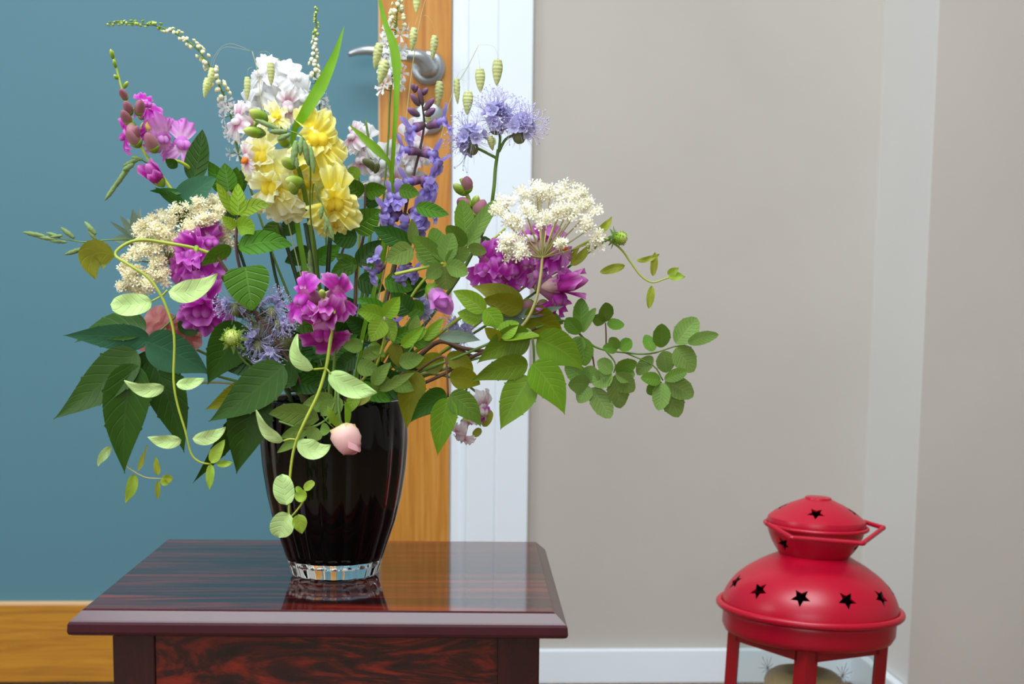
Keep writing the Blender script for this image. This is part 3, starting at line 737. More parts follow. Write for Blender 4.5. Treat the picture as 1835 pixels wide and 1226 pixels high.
pl = plant('snapdragon', 'yellow snapdragon with large ruffled blooms and green buds', SG, (592, 712, .0))
stem(pl, [(478, 205, .035), (505, 235, .04), (525, 275, .045), (540, 320, .04), (552, 380, .03), (565, 460, .02), (572, 540, .01)], 3, 6, 'green')
YF = (((568, 244), (.3, -.2, .9), 88, 'yellow', .045), ((588, 283), (.5, .2, .8), 76, 'yellow', .03), ((470, 276), (-.45, -.1, .85), 76, 'pale_yellow', .045), ((486, 330), (-.35, .2, .9), 82, 'pale_yellow', .05), ((505, 358), (-.1, .6, .8), 78, 'pale_yellow', .04), ((598, 358), (.35, .2, .9), 82, 'yellow', .05), ((598, 392), (.3, .7, .6), 66, 'yellow', .035), ((495, 207), (0, -.5, .85), 46, 'pale_yellow', .04), ((545, 322), (.1, .2, .9), 68, 'yellow', .015), ((455, 300), (-.5, .1, .7), 52, 'yellow', .025))
for c, f, z, m_, dz in YF: snap(pl, (*c, dz), f, z, m_, 'yellow', 'lemon', ruffle=.2, extra=5 if z > 70 else 3)
for p0, p1, w in (((478, 216), (447, 198), 26), ((474, 240), (436, 233), 23), ((515, 262), (500, 240), 22), ((528, 300), (505, 285), 22), ((543, 330), (512, 322), 26), ((530, 346), (520, 326), 20)): bud(pl, (*p0, .06), (*p1, .075), w, 'greenbud', 'green')
snap(pl, (440, 284, .05), (-.8, .2, .5), 40, 'blush', 'blush', 'orange')
pl = plant('snapdragon', 'white and blush snapdragon behind the violet salvia', SG, (625, 712, -.05))
stem(pl, [(655, 215, -.05), (662, 260, -.05), (670, 330, -.06), (660, 450, -.05)], 2, 4, 'green')
for c, f, z, m_ in (((632, 242), (-.6, -.2, .7), 44, 'blush'), ((655, 250), (-.2, -.3, .9), 52, 'white'), ((648, 282), (-.4, .1, .8), 54, 'blush'), ((690, 288), (.3, .2, .9), 58, 'white'), ((672, 318), (0, .3, .9), 54, 'white'), ((628, 335), (-.3, .5, .7), 40, 'white'), ((745, 255), (.1, -.1, .9), 66, 'blush'), ((738, 300), (.2, .3, .9), 56, 'white'), ((712, 330), (0, .4, .9), 50, 'blush')):
    snap(pl, (*c, -.05), f, z, m_, 'blush', None)
for p0, p1, w in (((668, 300), (650, 285), 13), ((670, 306), (662, 288), 12), ((672, 310), (678, 292), 11)): bud(pl, (*p0, -.01), (*p1, 0), w, 'fuzz', None)
pl = plant('snapdragon', 'magenta snapdragon with largest crumpled blooms over cream elderflower', SG, (520, 712, .03))
stem(pl, [(345, 425, .02), (360, 500, .02), (390, 570, .02), (450, 650, .02)], 3, 4, 'green')
snap(pl, (350, 448, .035), (-.25, -.1, .95), 92, 'magenta', 'magenta', None, ruffle=.16, extra=6); snap(pl, (378, 432, .035), (.4, -.4, .8), 64, 'magenta', 'magenta', None, ruffle=.15)
snap(pl, (345, 485, .03), (-.2, .5, .85), 74, 'magenta_deep', 'magenta', None, extra=4)
snap(pl, (362, 548, .035), (-.05, .45, .9), 88, 'magenta', 'magenta', None, ruffle=.15, extra=5); snap(pl, (372, 572, .02), (.1, .8, .5), 60, 'magenta_deep', 'magenta_deep', None)
pl = plant('snapdragon', 'short magenta snapdragon facing front just above the vase', SG, (605, 712, .045))
stem(pl, [(583, 540, .075), (590, 585, .06), (598, 650, .05)], 3, 4, 'green')
snap(pl, (542, 532, .085), (-.65, -.1, .75), 68, 'magenta', 'rosy', None, ruffle=.15); snap(pl, (608, 530, .085), (.55, -.1, .8), 58, 'magenta_deep', 'rosy', None, ruffle=.12, closed=.5)
snap(pl, (580, 592, .085), (0, .75, .65), 84, 'magenta_deep', 'magenta_deep', None, ruffle=.13, spread=1.3)
folded(pl, (583, 536, .085), (584, 574, .108), 28, 'magenta_deep', 'rosy')
for p0, p1, w in (((585, 540), (570, 556), 16), ((590, 548), (600, 562), 13), ((580, 532), (575, 520), 14)): bud(pl, (*p0, .09), (*p1, .1), w, 'greenbud')
pl = plant('snapdragon', 'magenta snapdragon lying to the right under cream elderflower', SG, (655, 712, .0))
stem(pl, [(1012, 480, .02), (970, 500, .02), (930, 512, .02), (860, 545, .01), (760, 620, .0)], 2, 4, 'lime')
for c, f, z, m_ in (((868, 474), (-.5, .25, .85), 56, 'magenta'), ((890, 462), (-.1, -.3, .9), 52, 'magenta'), ((918, 478), (.1, .4, .9), 58, 'magenta_deep'), ((948, 462), (.2, .1, .9), 60, 'magenta'), ((966, 486), (.3, .5, .8), 50, 'orchid'), ((988, 446), (.4, -.2, .8), 56, 'magenta'), ((1005, 440), (.7, -.2, .6), 44, 'orchid'), ((895, 505), (-.2, .7, .7), 50, 'magenta_deep'), ((1003, 528), (.75, .4, .6), 66, 'magenta'), ((952, 425), (0, -.5, .8), 52, 'blush')):
    snap(pl, (*c, .035), f, z*1.12, 'magenta' if m_ == 'magenta_deep' else m_, 'rosy', 'orange' if z == 44 else None)
folded(pl, (975, 514, .04), (1054, 502, .05), 36, 'magenta_deep', 'rosy')
for p0, p1, w in (((925, 535), (905, 552), 26), ((950, 540), (940, 562), 28), ((975, 540), (970, 560), 22)): bud(pl, (*p0, .02), (*p1, .03), w, 'purplebud', 'greenbud')
folded(pl, (768, 513, .03), (800, 552, .05), 36, 'orchid')
stem(pl, [(768, 515, .03), (740, 530, .02), (720, 570, .01)], 2, 2.5, 'green', 'side_stalk', False)
pl = plant('snapdragon', 'pale pink snapdragon drooping lowest at the right, against door casing', SG, (690, 712, .02))
stem(pl, [(868, 715, .02), (850, 700, .02), (820, 680, .02), (760, 672, .02)], 2, 3, 'green')
snap(pl, (866, 733, .03), (.6, .35, .65), 48, 'blush', 'blush', None, ruffle=.12); snap(pl, (824, 780, .03), (-.35, .8, .5), 44, 'blush', 'blush', None)
snap(pl, (862, 748, .025), (.3, .7, .6), 36, 'magenta', 'blush', None)
stem(pl, [(838, 735, .02), (832, 715, .02), (838, 692, .02)], 1.6, 1.6, 'green', 'side_stalk', False)
for p0, p1, w in (((866, 765), (880, 735), 18), ((862, 768), (848, 782), 14)): Lf_(pl, 'vine_olive', (*p0, .02), (*p1, .02), w, 'round')
pl = plant('snapdragon', 'budded snapdragon tip with purple green buds before white casing', SG, (650, 712, -.01))
stem(pl, [(826, 320, .0), (838, 352, .0), (846, 385, .0), (820, 440, .0), (760, 540, .0)], 3.5, 4, 'lime')
for p0, p1, w, m_ in (((835, 348), (812, 330), 20, 'greenbud'), ((838, 345), (836, 316), 20, 'purplebud'), ((842, 372), (820, 358), 22, 'purplebud'), ((848, 375), (856, 350), 18, 'greenbud'), ((852, 392), (868, 358), 26, 'purplebud')): bud(pl, (*p0, .0), (*p1, .01), w, m_, 'greenbud')

# ---- rose buds and roses
pl = plant('rose', 'pale pink rosebud hanging over the front of the vase', 'garden roses', (606, 706, .062))
stem(pl, [(612, 765, .09), (608, 740, .09), (606, 715, .085), (606, 700, .078)], 2, 2.5, 'green', foot=False)
stem(pl, [(606, 702, .078), (604, 690, .07)], 2.4, 2.4, 'green', 'stalk')
c0, c1 = W((612, 762, .09)), W((630, 812, .098)); rb = 25*PXM
def budmod(t, th): return 1+.05*math.cos(3*th+6*t)
bd = part('bloom', lathe(c0, c1, [(0, rb*.35), (.1, rb*.75), (.3, rb), (.55, rb*.98), (.8, rb*.78), (.95, rb*.58), (1, rb*.3)], 20, budmod), P['budpink'], pl, True, 'closed pale pink bud')
ax, uu, rr_ = frame_of(c1-c0)
for k in range(4):
    th = k*1.6+.3; d = uu*math.cos(th)+rr_*math.sin(th)
    part('petal', petal(c0+d*rb*.62+ax*.002, ax+d*(.30-.1*k), d, (49-2*k)*PXM, 40*PXM, .85, .34-.1*k, .02, 2, k, -.5, 0, 8, 13, .25), P['budpink'], bd)
for k in range(5):
    th = k*1.256; d = uu*math.cos(th)+rr_*math.sin(th)
    part('sepal', leaf(c0+d*rb*.3+ax*.004, c0+d*rb*1.0-ax*(.018+.006*(k % 2)), 15*PXM, 'lance', d*.006, 0, facing=d), G['fresh'], pl)
pl = plant('rose', 'coral pink rose tucked behind the dark elder leaves', 'garden roses', (545, 712, -.02))
stem(pl, [(300, 600, -.03), (380, 640, -.03), (470, 680, -.03)], 2.5, 3, 'green')
for c, f, n in (((284, 578), (-.4, -.3, .7), 5), ((332, 604), (.2, .4, .9), 6), ((266, 618), (-.6, .5, .5), 4), ((306, 592), (0, .1, .9), 4)):
    for k in range(n):
        th = 6.28*k/n; a_, u_, r_ = frame_of(dirw(f))
        part('petal', petal(W((*c, .0)), u_*math.cos(th)+r_*math.sin(th)+a_*.3, a_, 32*PXM, 38*PXM, .4, .1, .1, 2, k, .2), P['coral'], pl)

# ---- violet salvia
def salvia_flower(pl, c, f, s):
    c = W((*c, 0)) if len(c) == 2 else W(c); a = dirw(f); s *= PXM
    a, u, r = frame_of(a)
    b = c-a*s*.85
    o = part('flower', lathe(b+a*s*.3, c+a*s*.1, [(0, s*.10), (.4, s*.13), (.8, s*.17), (1, s*.18)], 9), P['salvia'], pl)
    part('calyx', lathe(b, b+a*s*.55, [(0, s*.06), (.2, s*.15), (.7, s*.19), (1, s*.22)], 9), P['salviacalyx'], o)
    part('petal', petal(c+u*s*.10, a*.8+u*.5, u*.3-a*.6, s*.58, s*.46, .7, -.5, .05, 2, 0, .35), P['salvia'], o)
    for sg in (-1, 0, 1): part('petal', petal(c-u*s*.08, a*.55-u*(.75 if sg == 0 else .45)+r*.55*sg, a+u*.5, s*(.6 if sg == 0 else .44), s*.52, .5, .4, .1, 2, sg+2, .1), P['salvia'], o)
    return o
pl = plant('salvia', 'tall violet salvia spike before the oak door stile', 'violet salvia stems', (655, 712, .02))
stem(pl, [(752, 160, .02), (757, 190, .02), (760, 225, .02), (752, 270, .02), (742, 310, .02), (732, 350, .02), (722, 400, .02), (712, 460, .02), (690, 550, .02)], 1.6, 4, 'purple')
for c, f in (((735, 232), (-.7, .3, .6)), ((795, 216), (.9, -.3, .4)), ((722, 268), (-.9, -.1, .4)), ((778, 276), (.8, .1, .6)), ((786, 292), (.6, .6, .5)), ((728, 325), (-.8, .1, .5)), ((772, 322), (.7, .0, .6)), ((766, 336), (.3, .5, .8)), ((700, 352), (-.8, -.2, .5)), ((690, 378), (-.8, .2, .6)), ((716, 352), (-.3, -.2, .9)), ((700, 398), (-.5, .6, .6)), ((725, 402), (0, .5, .8)), ((748, 378), (.4, .0, .9)), ((772, 374), (.9, -.1, .4)), ((758, 392), (.4, .5, .7)), ((750, 412), (.2, .8, .5)), ):
    salvia_flower(pl, (*c, .03), f, 41)
for p0, p1, w in (((752, 190), (736, 168), 10), ((758, 190), (750, 158), 9), ((760, 198), (778, 176), 11), ((752, 208), (730, 194), 12), ((762, 208), (780, 194), 12), ((745, 165), (738, 150), 9), ((756, 170), (766, 158), 10), ((742, 166), (748, 152), 8)): bud(pl, (*p0, .025), (*p1, .03), w, 'salviacalyx')
for p0, p1, w, m_ in (((738, 440), (668, 408), 36, 'mint_deep'), ((740, 445), (690, 468), 40, 'sage'), ((742, 438), (738, 392), 20, 'sage'), ((745, 370), (805, 385), 26, 'mint'), ((715, 340), (752, 348), 26, 'mint')): Lf_(pl, m_, (*p0, .045), (*p1, .05), w, 'ovate')
pl = plant('salvia', 'short violet salvia with few blooms among the stems', 'violet salvia stems', (645, 712, .015))
stem(pl, [(725, 470, .01), (712, 520, .01), (690, 570, .01), (670, 640, .01)], 2, 3.4, 'purple')
for c, f in (((674, 462), (-.3, -.8, .5)), ((668, 490), (-.7, .5, .5)), ((722, 480), (.2, .0, .9)), ((714, 502), (-.2, .7, .7)), ((742, 486), (.7, .3, .6)), ((698, 590), (.2, .7, .7)), ((688, 572), (-.3, .0, .9)), ((708, 580), (.5, .5, .7))): salvia_flower(pl, (*c, .03), f, 34)

# ---- lilac phacelia
def hairs(pl, C0, rx, n, L, mat='filament'):
    g = []
    for k in range(n):
        d = rnd_dir((0, 0, .2)); g.append(tube([C0+d*rx*.8, C0+d*(rx+L*R.uniform(.6, 1.1))], .4*PXM, .2*PXM, 3, 2, False))
    part('hairs', join(*g), P[mat], pl, kind='stuff')
def phacelia_head(pl, c, rad, n, bias, dz, sc=1.0, fuzz=True):
    C0 = W((*c, dz))
    if fuzz: part('bud_coil', ellips(C0+UPZ*(-.35*rad*PXM), dirw((.2, 1, .3)), rad*.42*PXM, rad*.34*PXM, 10, 7), P['fuzz'], pl); hairs(pl, C0, rad*.5*PXM, 70, 26*PXM)
    for k in range(n):
        d = rnd_dir(bias); p = C0+d*rad*.55*PXM*R.uniform(.7, 1.1); s = 17*PXM*sc; a_, u_, r_ = frame_of(d)
        g = [petal(p, u_*math.cos(t)+r_*math.sin(t)+d*.9, d, s*.95, s*.8, .45, .12, .06, 2, t, .1, nu=4, nv=5) for t in np.arange(5)*1.2566]
        o = part('flower', join(*g, lathe(p-d*s*.5, p+d*s*.15, [(0, s*.1), (.5, s*.22), (1, s*.3)], 8)), P['phacelia'], pl)
        sg = []
        for t in np.arange(5)*1.2566+.5:
            e = p+(u_*math.cos(t)+r_*math.sin(t))*s*.75+d*s*2.0*R.uniform(.8, 1.1)
            sg.append(tube([p, p+d*s+(e-p)*.15, e], .35*PXM, .3*PXM, 3, 4, False))
            sg.append(ellips(e, u_, 1.5*PXM, 1.1*PXM, 5, 4))
        so = part('stamens', join(*sg), P['filament'], o, kind='stuff')
pl = plant('phacelia', 'lilac phacelia on a branched stalk against the white casing', 'lilac phacelia stems', (670, 712, -.01))
stem(pl, [(893, 268, .0), (888, 300, .0), (884, 345, .0), (872, 400, -.01), (820, 500, -.01), (740, 610, -.01)], 3, 3.6, 'green')
for q in ([(848, 262, 0), (868, 272, 0), (891, 284, 0)], [(890, 225, 0), (896, 245, 0), (894, 270, 0)], [(925, 240, 0), (906, 250, 0), (894, 272, 0)]): stem(pl, q, 2.4, 2.6, 'green', 'branch', False)
phacelia_head(pl, (846, 252), 34, 16, (-.4, -.2, .4), .005); phacelia_head(pl, (888, 214), 36, 20, (0, -.6, .4), .005); phacelia_head(pl, (930, 230), 36, 20, (.5, -.3, .4), .005)
Lf_(pl, 'vine', (884, 262, .01), (880, 246, .01), 14, 'round')
pl = plant('phacelia', 'lilac phacelia in the shadow left above the vase', 'lilac phacelia stems', (560, 712, .02))
stem(pl, [(455, 560, .03), (480, 620, .03), (520, 670, .03)], 3, 3.5, 'green')
for c, b, n in (((420, 545), (-.7, .2, .4), 8), ((487, 550), (.1, -.8, .3), 8), ((500, 572), (.5, .4, .5), 9), ((462, 612), (-.6, .0, .6), 9), ((482, 628), (-.3, .8, .4), 9)): phacelia_head(pl, c, 28, n+2, b, .045, .66)
for c, r1, r2 in (((442, 545), 38, 24), ((470, 590), 30, 24), ((505, 615), 26, 20)): (part('bud_coil', ellips(W((*c, .035)), dirw((.6, -.6, .3)), r1*.8*PXM, r2*.8*PXM, 14, 9), P['fuzz'], pl), hairs(pl, W((*c, .035)), r2*.9*PXM, 160, 20*PXM, 'fuzz'))
pl = plant('phacelia', 'lilac phacelia half hidden under the right hand leaves', 'lilac phacelia stems', (670, 712, -.03))
stem(pl, [(820, 590, -.01), (760, 630, -.02), (710, 670, -.02)], 2.5, 3, 'green')
phacelia_head(pl, (826, 590), 32, 10, (.1, 0, .8), -.01); phacelia_head(pl, (758, 552), 26, 8, (0, 0, .8), .0)

# ---- elderflower umbels
def umbel(pl, hub, arms, n, fs, fm, dz, sub=7, smat='pale', rs=1.0):
    H = W(hub); fl = []
    for (x, y, z, rad) in arms:
        rad *= rs
        E = W((x, y, z)); part('ray', tube([H, H*.45+E*.55-UPZ*.001, E], 1.6*PXM, 1.1*PXM, 5), S[smat], pl)
        for j in range(sub):
            d = rnd_dir((0, -.6, .4)); e2 = E+d*rad*.6*PXM*R.uniform(.6, 1.1)
            fl.append(tube([E, e2], .6*PXM, .5*PXM, 3, 2, False))
            for k in range(n):
                d2 = rnd_dir((0, -.6, .5)); p = e2+rnd_dir((0, -.2, .2))*rad*.38*PXM*R.random()**.5
                fl.append(star(p, d2, fs*PXM*R.uniform(.8, 1.15), 5, .25, R.random()*6))
    part('florets', join(*fl), P[fm], pl, kind='stuff')
pl = plant('elderflower', 'cream elderflower umbel at the left beside magenta blooms', 'elderflower umbels', (540, 712, -.03))
stem(pl, [(300, 470, -.03), (380, 540, -.04), (470, 640, -.03)], 3, 3.5, 'pale')
umbel(pl, (300, 470, -.03), [(x_, y_-4, z_+.022, r_) for x_, y_, z_, r_ in [(252, 430, .0, 24), (282, 408, .0, 28), (320, 395, .005, 30), (355, 380, .005, 28), (395, 395, .0, 28), (415, 420, -.01, 24), (300, 432, .01, 28), (340, 420, .01, 26), (240, 470, .005, 24), (270, 460, .01, 26), (285, 480, .01, 20), (235, 512, .01, 24), (262, 520, .01, 22), (245, 495, .01, 18), (295, 500, .01, 20), (370, 400, .01, 24), (300, 400, -.01, 28), (265, 420, .0, 26), (335, 382, -.01, 26), (382, 378, -.015, 24), (405, 440, -.01, 24), (318, 450, .005, 28), (285, 445, .0, 28), (256, 450, -.005, 26), (225, 495, .0, 20), (250, 530, .0, 20), (222, 522, .0, 16), (275, 500, .01, 22), (290, 425, .01, 28), (355, 405, .005, 28)]], 9, 7.6, 'cream', 0)
pl = plant('elderflower', 'airy cream elderflower umbel at the right with splayed rays', 'elderflower umbels', (655, 712, .03))
stem(pl, [(972, 458, .05), (968, 500, .055), (958, 545, .055), (935, 585, .05), (880, 625, .04), (780, 665, .035)], 2.6, 3.2, 'pale')
umbel(pl, (972, 462, .05), [(908, 372, .045, 24), (935, 360, .03, 24), (962, 352, .02, 26), (985, 358, .02, 24), (1010, 350, .03, 26), (1040, 360, .035, 24), (1058, 378, .045, 20), (915, 405, .06, 24), (945, 390, .06, 24), (1030, 385, .06, 22), (1050, 415, .055, 26), (1068, 432, .05, 18), (918, 435, .07, 20), (905, 450, .07, 16), (1000, 390, .06, 22), (975, 400, .06, 20), (1005, 442, .07, 12), (935, 452, .075, 16), (968, 345, .04, 20), (895, 385, .055, 20), (1025, 365, .05, 22)], 6, 7.6, 'ivory', 0, 8, 'pale', 1.2)

# ---- trailing lime vines
VG = 'trailing lime vines'
def vleaf(pl, p0, p1, w, mat='vine', shape='ovate', bow=None, roll=0, **kw): return Lf_(pl, mat, p0, p1, w, shape, bow, roll, **{**dict(fold=.24, wave=.028, curl=.02, nu=16, nv=7), **kw})
pl = plant('vine', 'long lime vine looping out left and hanging past dark leaves', VG, (545, 712, .04), 'vine')
stem(pl, [(388, 458, .055), (345, 444, .06), (300, 436, .065), (258, 430, .07), (228, 436, .075), (206, 456, .08), (232, 475, .085), (270, 502, .085), (297, 548, .085), (312, 602, .085), (311, 680, .085), (318, 725, .085), (332, 772, .085), (342, 812, .085), (358, 828, .085), (378, 832, .085)], 3.2, 1.6, 'lime', foot=False, sides=8)
stem(pl, [(388, 458, .055), (430, 520, .05), (500, 620, .045)], 3.0, 3.2, 'brown', 'lower_stem')
bud(pl, (352, 440, .068), (352, 452, .072), 11, 'greenbud', None, 'node')
for a in (((206, 458, .08), (172, 500, .08), 54, 'vine_olive', 'ovate', (-42, -38, 0), 25), ((272, 540, .085), (198, 545, .09), 38, 'vine', 'round', (0, 8, 0), -10), ((302, 522, .09), (388, 490, .095), 38, 'vine', 'ovate', (8, 26, 0), 15), ((294, 692, .09), (222, 682, .095), 24, 'vine', 'ovate', (0, 22, 0), 5), ((316, 688, .09), (368, 678, .09), 20, 'vine', 'ovate', (0, 8, 0), 5), ((325, 788, .09), (264, 783, .09), 23, 'vine', 'ovate', (0, 12, 0), -5), ((345, 786, .09), (404, 765, .09), 24, 'vine', 'ovate', (8, 14, 0), 10), ((378, 830, .09), (402, 788, .09), 22, 'vine_lime', 'ovate', None, 15), ((378, 832, .09), (375, 878, .09), 15, 'vine_lime', 'ovate', None, 0), ((388, 832, .09), (418, 830, .09), 12, 'vine_lime', 'ovate', None, 0)): vleaf(pl, *a)
stem(pl, [(272, 540, .085), (290, 530, .085), (300, 520, .085)], 1.6, 1.8, 'lime', 'petiole', False)
pl = plant('vine', 'pale lime vine hanging straight down the vase front', VG, (590, 706, .062), 'vine')
stem(pl, [(596, 582, .085), (590, 625, .09), (584, 660, .092), (570, 706, .095), (545, 758, .1), (528, 800, .1), (520, 850, .1), (518, 905, .1), (518, 935, .1)], 3.4, 2.0, 'lime', foot=False, sides=8)
stem(pl, [(596, 582, .085), (600, 620, .07), (598, 665, .065)], 3.0, 3.2, 'green', 'lower_stem')
for a in (((562, 662, .095), (532, 598, .1), 30, 'vine', 'ovate', (-26, 14, 0), 35), ((590, 668, .095), (676, 704, .1), 38, 'vine', 'ovate', (-4, 14, 0), -5), ((508, 790, .1), (458, 735, .1), 22, 'vine', 'ovate', (-8, 18, 0), 20), ((534, 790, .1), (592, 797, .1), 34, 'vine', 'ovate', (2, 26, 0), 15), ((513, 905, .105), (505, 850, .105), 36, 'vine', 'round', None, 0), ((518, 920, .105), (500, 964, .105), 40, 'vine', 'round', (-6, 0, 0), 0), ((534, 922, .105), (541, 957, .105), 25, 'vine_lime', 'ovate', None, 10), ((550, 890, .105), (528, 886, .105), 22, 'vine_lime', 'round', None, 0), ((545, 878, .105), (563, 863, .105), 15, 'vine_lime', 'round', None, 20), ((541, 882, .105), (530, 873, .105), 10, 'vine_lime', 'round', None, 0)): vleaf(pl, *a)
for q in ([(518, 930, .1), (532, 915, .102), (545, 895, .103), (546, 880, .104)], [(584, 660, .092), (574, 661, .095), (562, 662, .095)], [(584, 660, .092), (588, 664, .095), (592, 670, .095)], [(530, 788, .1), (520, 787, .1), (508, 790, .1)]): stem(pl, q, 1.6, 1.8, 'lime', 'petiole', False)
pl = plant('vine', 'thin vine tip with tiny leaves below large dark leaf', VG, (540, 712, .0), 'vine')
stem(pl, [(292, 858, .03), (262, 856, .03), (240, 845, .03), (226, 832, .025), (222, 800, .02), (250, 740, .0), (340, 690, -.01), (440, 690, .0)], 1.0, 2.2, 'pale')
for a in (((200, 800, .03), (176, 836, .03), 16, 'vine', 'ovate', (-8, 0, 0), 20), ((240, 850, .03), (224, 902, .03), 20, 'vine_lime', 'ovate', (6, 0, 0), 10), ((246, 845, .03), (262, 798, .03), 13, 'vine_olive', 'ovate', (6, 0, 0), 40), ((283, 852, .03), (279, 818, .03), 12, 'vine_olive', 'ovate'), ((283, 862, .03), (283, 896, .03), 10, 'vine_olive', 'ovate'), ((290, 858, .03), (310, 858, .03), 15, 'vine_olive', 'round'), ((288, 860, .035), (302, 870, .035), 12, 'vine_lime', 'ovate')): vleaf(pl, *a)
pl = plant('vine', 'thin vine curling out far right with narrow leaves on beige wall', VG, (665, 712, .0), 'vine')
stem(pl, [(1210, 493, .02), (1188, 501, .02), (1168, 506, .02), (1148, 494, .02), (1130, 470, .02), (1110, 444, .02), (1078, 426, .02), (1040, 440, .02), (1000, 468, .01), (900, 545, .0), (780, 640, .0)], 1.2, 2.6, 'lime')
for a in (((1120, 476, .02), (1075, 488, .02), 16, 'vine_olive', 'ellip'), ((1140, 466, .02), (1182, 455, .02), 10, 'vine_olive', 'ellip', (0, 8, 0)), ((1170, 495, .02), (1174, 452, .02), 13, 'vine_olive', 'ellip'), ((1168, 512, .02), (1163, 553, .02), 14, 'vine_olive', 'ellip'), ((1198, 494, .02), (1228, 496, .025), 16, 'vine_lime', 'ovate'), ((1197, 493, .025), (1216, 480, .03), 15, 'vine_lime', 'ovate'), ((1070, 416, .02), (1096, 388, .02), 14, 'vine_olive', 'ovate', (6, 4, 0)), ((1022, 475, .03), (1058, 436, .03), 16, 'vine_olive', 'ovate', (6, 4, 0)), ((1018, 470, .03), (1040, 440, .03), 8, 'vine_olive', 'ovate')): vleaf(pl, *a)

# ---- scabious seed heads
def seedhead(label, c, r, path, mouth, dirn):
    pl = plant('scabious_seed_head', label, None, mouth); stem(pl, path, 1.8, 2.6, 'green')
    C0 = W(c); part('seed_ball', ellips(C0, dirw(dirn), r*PXM, r*.95*PXM, 18, 13), P['greenbud'], pl)
    a_, u_, r_ = frame_of(-dirw(dirn)); bs = []
    for k in range(90):
        d = rnd_dir((0, 0, .3)); bs.append(lathe(C0+d*r*.9*PXM, C0+d*r*1.28*PXM, [(0, r*.06*PXM), (1, r*.01*PXM)], 3))
    part('bristles', join(*bs), P['greenbud'], pl, kind='stuff')
    for k in range(8):
        th = k*.785; d = u_*math.cos(th)+r_*math.sin(th)+a_*.75
        part('bract', leaf(C0+a_*r*.7*PXM, C0+nrm(d)*r*2.2*PXM, 7*PXM, 'lance', None, 0, facing=a_), G['rose_dark'], pl)
seedhead('round green scabious seed head with dark bracts far right', (1112, 427, .025), 12, [(1104, 424, .02), (1085, 432, .02), (1030, 470, .01), (930, 545, .0), (780, 640, .0)], (660, 712, .01), (1, .1, .5))
seedhead('fuzzy green scabious seed head in front of dark leaf left', (416, 605, .07), 15, [(418, 612, .06), (440, 650, .05), (500, 685, .04)], (545, 712, .04), (0, -.2, 1))

# ---- elder, rose and mint foliage
def EL(pl, mat, p0, p1, w, shape='acum', bow=None, roll=0, **kw):
    return Lf_(pl, mat, p0, p1, w, shape, bow, roll, **{**dict(ser=.085, nu=48, teeth=24, fold=.2, nv=5, curl=.05), **kw})
FG = 'elder sprigs'
pl = plant('elder_sprig', 'large dark elder leaves fanning out at far left', FG, (540, 712, .01), 'foliage')
stem(pl, [(262, 612, .03), (300, 640, .025), (370, 668, .02), (450, 690, .015)], 2, 3, 'green')
for a in (('elder_sheen', (268, 606, .035), (112, 604, .04), 52, 'acum', (0, -4, 0), 20), ('elder_shaded', (246, 630, .04), (92, 750, .04), 80, 'acum', (12, 6, 0), -15), ('elder_shaded', (240, 652, .045), (222, 850, .045), 84, 'acum', (-16, 0, 0), 5), ('elder_sheen', (262, 612, .045), (374, 672, .045), 76, 'acum', (14, -4, 0), -10), ('elder_shaded', (272, 640, .02), (330, 812, .02), 74, 'acum', (10, 0, 0), 10), ('elder_shaded', (258, 630, .015), (300, 745, .015), 66, 'acum'), ('elder_shaded', (262, 590, .03), (130, 612, .028), 60, 'acum', (0, -24, 0), -30)): EL(pl, *a)
stem(pl, [(262, 612, .03), (290, 590, .03), (322, 560, .02)], 1.8, 1.8, 'green', 'petiole', False)
pl = plant('elder_sprig', 'dark elder leaves drooping beside the left rim of vase', FG, (520, 710, .045), 'foliage')
stem(pl, [(440, 640, .05), (480, 672, .05), (505, 695, .05)], 2.2, 3, 'dark')
for a in (('elder_shaded', (440, 585, .045), (372, 690, .045), 80, 'acum', (-8, -8, 0), 10), ('elder_shaded', (508, 655, .07), (372, 755, .075), 74, 'acum', (6, 10, 0), -10), ('elder_shaded', (462, 700, .06), (424, 850, .065), 80, 'acum', (-6, 0, 0), 10), ('elder_olive', (470, 690, .05), (366, 735, .05), 50, 'acum'), ('elder_shaded', (440, 730, .035), (348, 870, .035), 42, 'acum', (8, -4, 0), 35), ('mint_deep', (470, 650, .04), (392, 655, .04), 44, 'ovate'), ('elder_shaded', (330, 600, .02), (352, 560, .02), 40, 'ovate')): EL(pl, *a)
pl = plant('elder_sprig', 'bright green elder leaves spread before the white casing', FG, (672, 710, .04), 'foliage')
stem(pl, [(955, 690, .06), (957, 650, .06), (955, 612, .06), (945, 590, .055), (900, 606, .05), (820, 640, .045), (740, 672, .04)], 1.8, 3.2, 'green')
for a in (('elder_lit', (950, 604, .065), (856, 652, .07), 58, 'acum', (-6, -16, 0), 10), ('elder_lit', (946, 654, .065), (843, 686, .07), 46, 'acum', (0, -14, 0), 10), ('elder_lit', (950, 676, .065), (896, 770, .068), 62, 'acum', (-6, 4, 0), -10), ('elder_lit', (962, 608, .068), (1044, 664, .07), 66, 'acum', (14, -10, 0), -10), ('elder_lit', (954, 652, .07), (1013, 744, .07), 62, 'acum', (10, -8, 0), 5), ('elder_olive', (938, 572, .04), (1012, 608, .04), 64, 'acum', (6, -14, 0), -15)): EL(pl, *a)
pl = plant('elder_sprig', 'shaded elder leaves hanging below a twig right of vase', FG, (690, 708, .035), 'foliage')
stem(pl, [(803, 712, .05), (801, 670, .05), (797, 640, .05), (770, 650, .045), (730, 680, .04)], 1.8, 2.6, 'brown')
